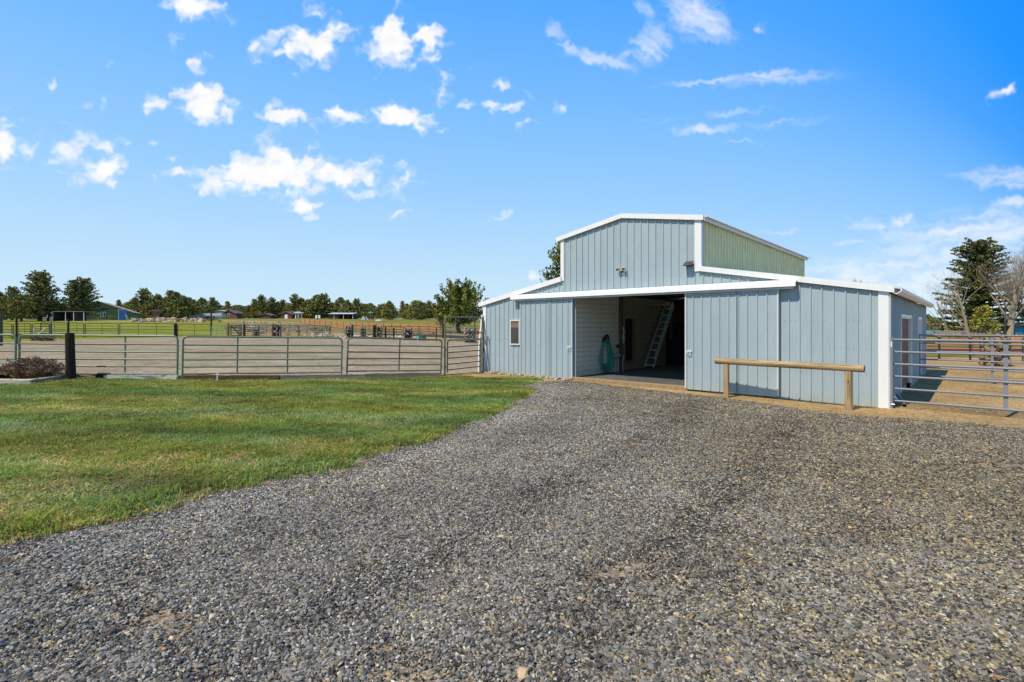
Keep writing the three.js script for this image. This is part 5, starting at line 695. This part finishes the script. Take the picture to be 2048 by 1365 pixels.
// ---------------------------------------------------------------- fences and posts round the arena and beyond
function farPanel(pa, pb, da, db, H, label, { rails = 6, ups = 0, m = M.darkPipe, r = .034, lift = .16, name = 'pipe_fence', group = 'pipe panels along the far side of the arena', height = null } = {}) {
  const xa = column(pa, da), xb = column(pb, db), ga = height ? height(xa, da) : Math.max(ground(xa, da), da < 47.2 && xa < -2 ? arenaH(xa) : -9), gb = height ? height(xb, db) : Math.max(ground(xb, db), db < 47.2 && xb < -2 ? arenaH(xb) : -9), o = thing(name, label, 'fence', [0, 0, 0], 0, group), w = between(o, [xa, ga + lift, -da], [xb, gb + lift, -db]);
  pipePanel(o, { w, h: H - lift, rails, r, ups: Array.from({ length: ups }, (_, i) => w * (i + 1) / (ups + 1)), leg: lift, c: .13, m, seg: 5 }); return o;
}
function post(px, d, H, r, m, label, name = 'fence_post') { const x = column(px, d), o = thing(name, label, 'post', [x, Math.max(ground(x, d), d < 47.2 && x < -2 ? arenaH(x) : -9) - .1, -d]); const g = new THREE.CylinderGeometry(r * .94, r, H + .1, 9).translate(0, (H + .1) / 2, 0); part('shaft', g, m, o); part('cap', new THREE.CylinderGeometry(r * .8, r * .96, .03, 9).translate(0, H + .113, 0), m, o); return o; }
{
  farPanel(-60, 23, 40, 41, 1.25, 'dark pipe panel at the far left edge behind the green gate', { ups: 2 }); farPanel(26, 61, 41.5, 44, 1.25, 'second dark pipe panel from the left edge behind the arena', { ups: 2 }); farPanel(64, 98, 43.2, 44.5, 1.25, 'third dark pipe panel from the left, just left of the brush', { ups: 1 }); farPanel(81, 134, 52, 51, 1.3, 'dark pipe panel set back behind the others below the loafing shed', { ups: 1 }); farPanel(137, 167, 47, 46, 1.3, 'short dark pipe panel behind the black post', { ups: 1 });
  farPanel(170, 236, 46.5, 47, 1.28, 'dark pipe panel below the green house', { ups: 1 }); farPanel(239, 348, 47, 47.6, 1.28, 'long dark pipe panel right of the green house', { ups: 2, rails: 5 });
  farPanel(355, 421, 48, 48.2, 1.2, 'two-rail dark pipe fence right of the short black far post', { rails: 3, ups: 1 }); farPanel(423, 453, 48.2, 48.3, 1.1, 'green pipe panel left of the orange-brown post', { ups: 2, m: M.greenPipe }); farPanel(490, 517, 48.4, 48.2, 1.15, 'dark pipe panel right of the diagonal green gate', { ups: 1 }); farPanel(518, 545, 47.8, 47.6, 1.15, 'dark pipe panel left of the tall rock basket', { ups: 1 });
  farPanel(562, 596, 48, 48, 1.15, 'dark pipe panel right of the tall rock basket', { ups: 1 }); farPanel(598, 660, 48.3, 48, 1.15, 'long dark pipe panel in the middle, left of the leaning rock heap', { ups: 3 });
  farPanel(706, 747, 47.4, 47, 1.2, 'dark pipe panel between the rock baskets and the thick dark post', { ups: 1, rails: 5 }); farPanel(764, 806, 46.8, 46.6, 1.2, 'dark pipe panel behind the middle of the shorter gate', { ups: 2, rails: 5 }); farPanel(808, 872, 46, 44.6, 1.25, 'dark pipe panel left of the arched gate', { ups: 1 }); farPanel(873, 960, 44.4, 42.2, 1.25, 'dark pipe panel seen through the arched gate', { ups: 2, r: .03 });
  post(351, 47.8, 1.28, .12, M.black, 'short black post at the end of the far pipe panels'); post(456, 48.2, 1.3, .11, mat({ name: 'orange_brown_timber', color: [.34, .15, .065], roughness: .9, map: texWood }), 'orange-brown wooden post left of the diagonal green gate'); post(487.5, 48.2, 1.25, .11, M.sleeperDark, 'dark post right of the diagonal green gate'); post(748.5, 46.8, 1.25, .14, M.black, 'thick black post right of the leaning rock heap'); post(771, 46.4, 1.12, .085, M.black, 'first slim dark post right of the thick black post'); post(787.5, 46.2, 1.05, .085, M.black, 'second slim dark post right of the thick black post'); post(886, 52, 1.5, .1, M.black, 'dark post where the orange fence ends by the arched gate'); post(705, 46.6, 1.3, .07, M.darkPipe, 'slim dark pipe post right of the leaning rock heap'); post(546, 46.6, 1.25, .13, M.sleeperDark, 'dark post on the left side of the tall rock basket');
  post(32.5, 30, 1.55, .055, M.black, 'slim dark post behind the joint of the two left green gates'); post(1, 28, 1.75, .09, M.darkPipe, 'dark green post at the left edge of the picture'); post(101, 46, 1.3, .09, mat({ name: 'grey_post', color: [.14, .13, .12], roughness: .9 }), 'grey patched post behind the green gate'); post(136.5, 47, 1.5, .07, M.black, 'dark slim post above the top of the black post'); post(422, 70, 2.6, .12, M.sleeperDark, 'tall brown pole beyond the pasture fence');
  { const d = 47.6, a = column(460.5, d), b = column(483, d), y = ground(a, d) + .12, o = thing('green_gate', 'dark green gate with a diagonal brace between two posts beyond the arena', 'gate', [a, y, -d]), w = b - a; part('frame', join([boxAt(.08, 1.05, .06, .04, .53, 0), boxAt(.08, 1.05, .06, w - .04, .53, 0), boxAt(w - .16, .09, .06, w / 2, 1.01, 0), boxAt(w - .16, .09, .06, w / 2, .05, 0)]), M.darkPipe, o); for (const yy of [.29, .53, .77]) part('rail', boxAt(w - .16, .075, .05, w / 2, yy, 0), M.darkPipe, o); part('brace', boxAt(Math.hypot(w - .2, .9), .09, .04, 0, 0, 0, 0, 0, -Math.atan2(.9, w - .2)).translate(w / 2, .53, .052), M.darkPipe, o); }
}
{ // orange board fence: from far left, past the arched gate, and on behind the pen
  const run = (pts, boards, H, label, every, name = 'board_fence') => { const o = thing(name, label, 'fence'); for (let i = 0; i < pts.length - 1; i++) { const [pa, da] = pts[i], [pb, db] = pts[i + 1], A = V(column(pa, da), 0, -da), B = V(column(pb, db), 0, -db), L = A.distanceTo(B), n = Math.max(1, Math.round(L / every)); for (let k = 0; k < n; k++) { const a = A.clone().lerp(B, k / n), b = A.clone().lerp(B, (k + 1) / n); a.y = ground(a.x, -a.z); b.y = ground(b.x, -b.z); const yaw = -Math.atan2(b.z - a.z, b.x - a.x), len = a.distanceTo(b), pitch = Math.atan2(b.y - a.y, Math.hypot(b.x - a.x, b.z - a.z)); for (let q = 0; q < boards; q++) part('board', boxAt(len - .03, .10, .03, 0, 0, 0).rotateZ(pitch).rotateY(yaw).translate((a.x + b.x) / 2, (a.y + b.y) / 2 + H * (.22 + .72 * q / (boards - 1)), (a.z + b.z) / 2), M.orange, o); part('post', boxAt(.13, H + .1, .13, a.x, a.y + H / 2, a.z - .09), mat0, o); } } };
  const mat0 = mat({ name: 'brown_fence_post', color: [.20, .09, .05], roughness: .9 });
  run([[600, 112], [700, 90], [800, 72], [880, 61]], 4, 1.18, 'long orange board fence running away behind the arena', 3.2); run([[945, 52], [975, 50]], 4, 1.1, 'short orange fence stretch right of the arched gate beside the barn', 3); run([[1810, 27.6], [1945, 26.6], [2075, 25.9], [2250, 25.2]], 4, .92, 'orange board fence behind the pen on the right', 2.75);
}
{ // panels and arch beyond the pen
  farPanel(1828, 1878, 24.2, 23.8, 1.1, 'dark green pipe panel behind the pen, next to the barn wall', { ups: 0, rails: 5, group: 'dark green panels behind the pen', r: .026 }); farPanel(1880, 1940, 23.8, 23.2, 1.1, 'dark green pipe panel behind the pen, second from the barn', { ups: 0, rails: 5, group: 'dark green panels behind the pen', r: .026 }); farPanel(1942, 2006, 23.2, 22.8, 1.1, 'dark green pipe panel behind the pen left of the rock basket arch', { ups: 1, rails: 5, group: 'dark green panels behind the pen', r: .026 }); farPanel(2046, 2130, 22.6, 22, 1.1, 'dark green pipe panel behind the pen at the right picture edge', { ups: 1, rails: 5, group: 'dark green panels behind the pen', r: .026 });
  const d = 22.6, a = column(2011, d), o = thing('arch_gate', 'dark green pipe arch gate behind the pen at the right picture edge', 'gate', [a, 0, -d]); part('arch', sweep([V(0, 0, 0), ...arcTo(.12, 1.78, .12, Math.PI, Math.PI / 2), ...arcTo(1.0, 1.78, .12, Math.PI / 2, 0), V(1.12, 0, 0)], .028, 6), M.darkPipe, o); for (const y of [.25, .55, .85, 1.12]) part('rail', rod([.06, y, 0], [1.06, y, 0], .02, 6), M.darkPipe, o); part('upright', rod([.09, .2, 0], [.09, 1.15, 0], .022, 6), M.darkPipe, o);
}
M.rockTan = lam({ name: 'brown_rock', color: [.34, .24, .15], map: texFine }); M.rockDark = lam({ name: 'dark_rock', color: [.10, .085, .07], map: texFine });
// wire baskets filled with rock that anchor the fences
function rockBasket(px, d, w, H, label, n, seed, single = false) {
  const R = rng(seed), x = column(px, d), o = thing('rock_basket', label, 'rock basket', [x, Math.max(ground(x, d), d < 47 && x < -2 ? arenaH(x) : -9), -d]), r = w / 2, g = [], protos = [0, 1, 2, 3].map((k) => rockGeo(700 + k, .75, single ? 1 : 0));
  for (let i = 0; i < n; i++) { const a = R() * 6.283, q = r * (.55 + .38 * Math.sqrt(R())), y = .05 + H * (i + R()) / n, k = w * (.085 + R() * .07), e = new THREE.Euler(R() * 6, R() * 6, R() * 6), m = single && n > 100 ? (R() < .6 ? M.rockTan : M.rockDark) : R() < .6 ? M.rock : M.rockGrey, lim = Math.min(y, H * 1.02); if (single) { const s = part('rock', protos[i % 4], m, o); s.position.set(Math.cos(a) * q, lim, Math.sin(a) * q); s.scale.setScalar(k); s.rotation.copy(e); } else g.push(protos[i % 4].clone().applyMatrix4(new THREE.Matrix4().compose(V(Math.cos(a) * q, lim, Math.sin(a) * q), new THREE.Quaternion().setFromEuler(e), V(k, k, k)))); }
  if (g.length) tag(part('rock_fill', join(g), M.rock, o), null, null, null, 'stuff');
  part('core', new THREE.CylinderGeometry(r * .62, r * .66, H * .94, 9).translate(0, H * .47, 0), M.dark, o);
  const c = []; for (let i = 0; i < 6; i++) { const y = H * (.04 + .94 * i / 5), p = []; for (let k = 0; k <= 14; k++) p.push(V(Math.cos(k / 14 * 6.2832) * r, y, Math.sin(k / 14 * 6.2832) * r)); c.push(sweep(p, .008, 3, false)); } for (let k = 0; k < 12; k++) { const a = k / 12 * 6.283; c.push(rod([Math.cos(a) * r, 0, Math.sin(a) * r], [Math.cos(a) * r, H, Math.sin(a) * r], .007, 3)); } part('wire_cage', join(c), M.darkPipe, o); for (const s of [-1, 1]) part('post', rod([s * r * .9, 0, -.05], [s * r * .9, H * 1.12, -.05], .035, 6), M.darkPipe, o);
}
rockBasket(1991, 20.2, .84, 1.0, 'large wire basket filled with tan rocks behind the pen gate on the right', 150, 1, true);
rockBasket(940, 44, .95, 1.15, 'rock filled wire basket seen through the arched walk gate', 90, 2, true); rockBasket(815, 45.4, .75, 1.05, 'rock filled wire basket left of the small green box', 60, 3); rockBasket(757, 46.2, .5, 1.15, 'narrow rock basket beside the thick black post', 50, 4); rockBasket(697, 46.6, .62, 1.15, 'rock basket next to the leaning rock heap', 55, 5); rockBasket(726, 49.5, .5, 1.0, 'small rock basket left of the thick black post', 45, 6); rockBasket(553, 46.8, .66, 1.25, 'tall dark rock basket right of the diagonal green gate', 55, 7); rockBasket(511, 51, .55, .75, 'low dark rock basket behind a panel right of the diagonal green gate', 40, 8);
{
  const R = rng(123), heap = (pa, pb, d0, d1, n, s0, s1, label, m) => { const g = [], protos = [0, 1, 2].map((k) => rockGeo(740 + k, .7, 0)); for (let i = 0; i < n; i++) { const px = lerp(pa, pb, R()), d = lerp(d0, d1, R()), x = column(px, d), k = lerp(s0, s1, R() * R()); g.push(protos[i % 3].clone().applyMatrix4(new THREE.Matrix4().compose(V(x, ground(x, d) + k * .25, -d), new THREE.Quaternion().setFromEuler(new THREE.Euler(R() * 6, R() * 6, R() * 6)), V(k * 1.4, k, k)))); } tag(part('rock_pile', join(g), m), label, 'rocks', null, 'stuff'); };
  heap(262, 402, 96, 116, 260, .12, .75, 'band of pale boulders and rubble beyond the pasture left of centre', lam({ name: 'pale_boulder', color: [.40, .31, .20], roughness: .95 })); heap(470, 600, 70, 104, 150, .08, .36, 'low scattered rocks between the far panels and the green field', M.rock); heap(600, 830, 48.5, 53, 110, .1, .3, 'tan and white rocks lying along the far arena fence', lam({ name: 'cream_rock', color: [.5, .43, .34], roughness: .95 })); heap(682, 696, 46, 47.6, 40, .14, .32, 'leaning heap of pale rocks against a rock basket', M.rock); heap(1988, 2075, 58, 62, 130, .2, .5, 'low reddish rock wall below the dark blue shed on the right', lam({ name: 'red_rock', color: [.36, .22, .14], roughness: .95 }));
  { // sagebrush and dry weeds between the panels and the field
    const g = [], col = []; for (let i = 0; i < 90; i++) { const px = i < 55 ? 430 + R() * 440 : 262 + R() * 180, d = i < 55 ? 52 + R() * 60 * R() : 96 + R() * 22, x = column(px, d), y = ground(x, d), k = (.22 + R() * .4) * (d < 70 ? .55 : 1), c = [[.30, .26, .16], [.22, .21, .12], [.36, .28, .18], [.26, .2, .16]][Math.floor(R() * 4)]; for (let j = 0; j < 46; j++) { const a = R() * 6.28, q = k * Math.sqrt(R()), L = k * .5, e = new THREE.Euler(R() * 6, R() * 6, R() * 6); g.push(new THREE.PlaneGeometry(L * .35, L).applyMatrix4(new THREE.Matrix4().makeRotationFromEuler(e)).translate(x + Math.cos(a) * q, y + .1 + R() * k * .8, -d + Math.sin(a) * q)); for (let v = 0; v < 6; v++) col.push(...c.map((w) => w * (.8 + .03 * (j % 12)))); } }
    const m = join(g); m.setAttribute('color', new THREE.Float32BufferAttribute(col, 3)); tag(part('sagebrush', m, lam({ name: 'sage', vertexColors: true, roughness: .95, side: THREE.DoubleSide })), 'low tan and grey scrub scattered between the far panels and the treeline', 'scrub', null, 'stuff');
  }
  // brush behind the left gates
  const tw = []; const d = 36, x0 = column(84, d); for (let i = 0; i < 140; i++) { const a = R() * 6.28, L = .5 + R() * 1.3; tw.push(sweep([V((R() - .5) * 1.4, .05, (R() - .5) * .8), V(Math.cos(a) * L * .6, .2 + R() * .3, Math.sin(a) * L * .4), V(Math.cos(a) * L * 1.3, .1 + R() * .5, Math.sin(a) * L * .6)], [.025, .018, .008], 3, false)); } const o = thing('brush_heap', 'heap of dead branches with two pale broken limbs behind the left green gate', 'brush', [x0, arenaH(x0), -d]); tag(part('twigs', join(tw), mat({ name: 'heap_twigs', color: [.13, .11, .06], roughness: .95 }), o), null, null, null, 'stuff'); part('broken_limb', rod([-.5, .25, .1], [-.48, 1.0, .1], .06), M.sleeperPale, o); part('broken_limb', rod([-.35, .3, .1], [.35, .95, .1], .05), M.sleeperPale, o);
}
// ---------------------------------------------------------------- far buildings and vehicles
{
  const wallM = (n, c) => mat({ name: n, color: c, roughness: .85, map: texFine });
  const gable = (px, d, w, dep, eave, ridge, turn, wm, rm, label, cat, extra) => { const x = column(px, d), o = thing(cat.replace(' ', '_'), label, cat, [x, ground(x, d), -d], turn); part('wall', prism([[-w / 2, -.3], [w / 2, -.3], [w / 2, eave], [0, ridge], [-w / 2, eave]], -dep, dep), wm, o); const a = Math.atan2(ridge - eave, w / 2), L = (w / 2 + .4) / Math.cos(a); for (const s of [-1, 1]) part('roof', boxAt(L, .1, dep + .5, 0, 0, 0, 0, 0, -s * a).translate(s * (w / 4 + .18), (ridge + eave) / 2 - .02, -dep / 2), rm, o); part('barge_board', join([-1, 1].map((s) => boxAt(L, .2, .05, 0, 0, 0, 0, 0, -s * a).translate(s * (w / 4 + .18), (ridge + eave) / 2 - .06, .27))), wallM('brown_barge', [.2, .15, .12]), o); extra?.(o); return o; };
  const win = (o, x, y, w, h, z = .03, panes = 2) => { const f = part('window', bevelBox(w, h, .06, .01, x, y, z), M.white, o); for (let i = 0; i < panes; i++) part('pane', boxAt(w / panes - .12, h - .16, .02, x - w / 2 + w / panes * (i + .5), y, z + .03), M.glass, f); };
  gable(196, 124, 13.4, 12, 1.95, 4.5, .5, wallM('green_boards', [.15, .20, .075]), wallM('tan_shingles', [.36, .30, .24]), 'olive green house with a low gable behind the dark pines on the left', 'house', (o) => { win(o, .95, 1.35, 1.0, 1.15); win(o, -4, 1.35, 1.0, 1.15); part('planting', boxAt(3, .5, .6, 4.2, .2, .4), wallM('dark_shrubs', [.05, .06, .05]), o); });
  { const d = 120, x = column(245, d), o = thing('blue_shed', 'blue sheeted shed against the right end of the green house', 'shed', [x, ground(x, d), -d], .7); part('wall', boxAt(1.5, 2.5, 3, 0, 1.25, -1.5), wallM('blue_sheet', [.12, .27, .46]), o); part('roof', boxAt(1.6, .08, 3.2, 0, 2.54, -1.5), M.frame, o); part('ladder', join([rod([.8, 0, .5], [.4, 1.5, .1], .05), rod([1.1, 0, .4], [.6, 1.5, .05], .05)]), M.frame, o); }
  { const d = 103, x0 = column(105, d), x1 = column(167, d), o = thing('loafing_shed', 'open metal loafing shed with a dark inside and a lean-to roof on the right', 'shed', [x0, ground(x0, d), -d]), w = x1 - x0; part('roof', boxAt(w + .3, .1, 3.4, w / 2, 1.95, -1.5), mat({ name: 'green_roof', color: [.16, .22, .19], roughness: .5 }), o); for (const x of [0, 2.6, 4.25, w]) part('post', boxAt(.09, 1.9, .09, x, .95, 0), M.frame, o); part('back_wall', boxAt(4.3, 1.9, .06, 2.15, .95, -3), wallM('dark_boards', [.05, .035, .03]), o); for (const x of [.02, 4.25]) part('end_wall', boxAt(.05, 1.9, 2.9, x, .95, -1.5), wallM('dark_boards', [.05, .035, .03]), o); part('water_tub', new THREE.CylinderGeometry(.5, .45, .4, 12).translate(1.7, .2, -1.4), wallM('blue_tub', [.03, .2, .25]), o); }
  { const d = 126, x = column(86, d), o = thing('white_outbuilding', 'long low white outbuilding behind the trunk of the tallest left tree', 'building', [x, ground(x, d), -d]); part('wall', boxAt(6.5, 1.7, 3, 0, .85, -1.5), wallM('white_wall', [.7, .72, .75]), o); part('roof', boxAt(6.8, .1, 3.4, 0, 1.76, -1.5), M.frame, o); for (const s of [-2, 0, 2]) win(o, s, .9, .8, .6, .03, 1); part('plinth', boxAt(6.52, .5, .06, 0, .25, .02), wallM('slate_plinth', [.12, .15, .2]), o); }
  const car = (px, d, turn, c, label, name) => { const x = column(px, d), o = thing(name, label, 'vehicle', [x, ground(x, d) + .02, -d], turn), p = wallM(name + '_paint', c); p.roughness = .35; part('body', prism([[-2.3, .4], [2.2, .4], [2.25, .85], [1.2, 1.0], [.75, 1.5], [-.5, 1.52], [-.75, 1.02], [-2.3, 1.0]], -.9, 1.8), p, o); part('window', prism([[-.45, 1.05], [1.0, 1.05], [.68, 1.44], [-.42, 1.45]], -.905, 1.81), M.glass, o); for (const [wx, wz] of [[-1.4, .8], [1.35, .8], [-1.4, -.8], [1.35, -.8]]) part('wheel', new THREE.CylinderGeometry(.36, .36, .2, 14).rotateX(1.57).translate(wx, .36, wz), M.dark, o); };
  car(399, 140, .1, [.05, .08, .13], 'dark blue pickup parked under the junipers left of centre', 'pickup_truck'); car(6, 120, 0, [.6, .6, .62], 'white car at the far left edge under the trees', 'parked_car');
  { const d = 142, x = column(424, d), o = thing('horse_trailer', 'long silver-white trailer parked right of the dark blue pickup', 'trailer', [x, ground(x, d), -d]); part('body', bevelBox(5.4, 1.1, 2, .08, 0, 1.0, -1), wallM('silver_trailer', [.5, .54, .58]), o); part('stripe', boxAt(5.3, .3, .02, 0, .8, .01), wallM('trailer_band', [.15, .2, .26]), o); for (const s of [-.5, .5]) part('wheel', new THREE.CylinderGeometry(.38, .38, .2, 14).rotateX(1.57).translate(s, .38, .02), M.dark, o); }
  gable(432, 168, 9, 8, 2.3, 2.9, .05, wallM('pale_green_siding', [.5, .56, .50]), M.frame, 'pale mobile home with white roof between junipers left of centre', 'house', (o) => { for (const s of [-3, -.5, 2.2]) win(o, s, 1.3, 1.1, .8, .03, 1); });
  gable(457, 150, 3.6, 4, 1.7, 2.6, 0, wallM('brown_shed_wall', [.12, .06, .045]), wallM('grey_shed_roof', [.12, .12, .13]), 'small dark brown shed below the cone-shaped juniper', 'shed', (o) => win(o, 0, 1.1, .8, .8, .03, 1)); { const d = 150, x = column(467, d), o = thing('plank_fence', 'red-brown plank fence right of the small brown shed', 'fence', [x, ground(x, d), -d]); for (let i = 0; i < 9; i++) part('plank', boxAt(.2, 1.1, .04, -.9 + i * .225, .55, 0), wallM('redwood', [.2, .08, .05]), o); part('rail', boxAt(2.1, .1, .05, 0, .9, -.05), M.brown, o); }
  gable(572, 160, 3.4, 4, 1.5, 2.2, 0, wallM('red_shed_wall', [.24, .05, .04]), wallM('rust_roof', [.2, .15, .13]), 'small red shed in the middle of the far field edge', 'shed', (o) => part('door', boxAt(.9, 1.3, .04, 0, .65, .02), M.white, o)); gable(583, 162, 3, 4, 1.6, 2.3, 0, wallM('maroon_wall', [.12, .04, .04]), wallM('rust_roof', [.2, .15, .13]), 'darker maroon shed right of the small red shed', 'shed'); gable(530, 158, 3.6, 3, 1.1, 1.6, 0, wallM('dark_log_wall', [.09, .06, .045]), wallM('brown_roof', [.2, .11, .08]), 'low brown log shelter left of the red shed', 'shed');
  { const d = 156, x = column(597, d), o = thing('garden_pavilion', 'pale garden pavilion with a flat green-white roof right of the red sheds', 'pavilion', [x, ground(x, d), -d]); for (const s of [-1, 1]) part('post', boxAt(.25, 1.7, .25, s * .9, .85, 0), M.white, o); part('roof', new THREE.ConeGeometry(1.9, .6, 4).rotateY(.785).translate(0, 2.0, 0), wallM('pale_green_roof', [.42, .5, .45]), o); part('pillar', boxAt(.5, 1.7, .4, -.25, .85, -.4), M.white, o); }
  { const d = 150, x = column(636, d), o = thing('white_tank', 'two pale white panels standing under the full junipers', 'panel', [x, ground(x, d), -d]); for (const s of [-.55, .35]) part('sheet', boxAt(.55, 1.1, .1, s, .55, 0, 0, 0, s * .1), M.white, o); part('foot', boxAt(1.6, .12, .5, -.1, .06, 0), M.dark, o); }
  { const d = 150, x = column(682, d), o = thing('long_shed', 'long dark open shed with a pale metal roof below the junipers', 'shed', [x, ground(x, d), -d]); part('roof', boxAt(7.6, .1, 4, 0, 1.72, -1.6, .1), mat({ name: 'pale_blue_roof', color: [.5, .55, .62], roughness: .5 }), o); part('back_wall', boxAt(7.2, 1.7, .1, 0, .85, -3.4), wallM('black_boards', [.03, .025, .025]), o); for (let i = 0; i < 6; i++) part('post', boxAt(.14, 1.7, .14, -3.5 + i * 1.4, .85, 0), i % 2 ? M.frame : M.sleeperDark, o); part('end_wall', boxAt(.1, 1.7, 3.4, 3.6, .85, -1.7), wallM('black_boards', [.03, .025, .025]), o); part('side_panel', boxAt(2.4, 1.5, .08, -2.2, .75, -.1), wallM('maroon_panel', [.1, .04, .035]), o); }
  { const d = 146, x = column(727, d), o = thing('small_tent', 'small pale A-shaped cover right of the long dark shed', 'tent', [x, ground(x, d), -d]); part('cover', prism([[-.7, 0], [.7, 0], [.15, 1.0], [-.15, 1.0]], -.5, 1), wallM('tent_cloth', [.55, .58, .6]), o); part('leaning_board', boxAt(.2, 1.1, .08, .95, .5, 0, 0, 0, .5), M.frame, o); }
  { const d = 152, x = column(741, d), o = thing('patio_umbrella', 'green patio umbrella and dark table beyond the green field', 'umbrella', [x, ground(x, d), -d]); part('canopy', new THREE.ConeGeometry(1.1, .55, 8).translate(0, 2.2, 0), wallM('teal_cloth', [.1, .28, .22]), o); part('pole', rod([0, 0, 0], [0, 2.2, 0], .05), M.frame, o); part('table', boxAt(1.6, .7, .8, .2, .4, 0), wallM('dark_table', [.08, .06, .05]), o); }
  { const d = 140, x = column(757.5, d), o = thing('covered_boat', 'low pale covered mound right of the patio umbrella', 'cover', [x, ground(x, d), -d]), g = new THREE.SphereGeometry(1, 14, 8, 0, 6.283, 0, 1.57).scale(1.0, .45, .6); part('cover', g, wallM('pale_cover', [.5, .5, .44]), o); part('skirt', new THREE.CylinderGeometry(1, 1.02, .12, 14).scale(1, 1, .6).translate(0, .03, 0), M.frame, o); }
  { const d = 45.4, x = column(843, d), o = thing('green_bin', 'small green box with a pale left end behind the far panels', 'box', [x, arenaH(x), -d]); part('body', bevelBox(.62, .42, .4, .03, .08, .22, 0), wallM('green_plastic', [.05, .16, .11]), o); part('pale_end', bevelBox(.16, .42, .4, .02, -.31, .22, 0), wallM('pale_green_plastic', [.4, .6, .5]), o); part('lid', bevelBox(.8, .05, .44, .01, 0, .455, 0), wallM('green_lid', [.05, .14, .1]), o); }
  // right
  { const d = 82, a = column(1800, d), b = column(1884, d), o = thing('blue_wall_shed', 'low shed with a light blue wall and rusty roof right of the barn', 'shed', [a, ground(a, d), -d]), w = b - a; part('wall', boxAt(w, 1.25, 3, w / 2, .62, -1.5), wallM('light_blue_tarp', [.20, .52, .68]), o); part('roof', boxAt(w + .4, .16, 3.4, w / 2, 1.38, -1.5), wallM('rust_roof_band', [.28, .13, .085]), o); part('end_post', boxAt(.3, 1.3, .2, w + .12, .65, .05), M.brown, o); }
  { const d = 66, a = column(1988, d), b = column(2100, d), o = thing('dark_shed', 'dark shed with bright blue doors behind the thick bare trunk on the right', 'shed', [a, ground(a, d) + .5, -d]), w = b - a; part('wall', boxAt(w, 1.25, 3, w / 2, .6, -1.6), wallM('dark_shed_wall', [.05, .045, .06]), o); part('roof', boxAt(w + .5, .1, 3.6, w / 2, 1.3, -1.5, .12), wallM('brown_shed_roof', [.12, .09, .08]), o); part('plinth', boxAt(w, .5, 3, w / 2, -.25, -1.5), M.rockGrey, o); for (const [x, ww] of [[.75, .45], [2.3, .5], [3.4, 1.1]]) part('door', boxAt(ww, .95, .06, x, .5, -.08), wallM('bright_blue_door', [.02, .28, .46]), o); }
}
renderer.render(scene, camera);
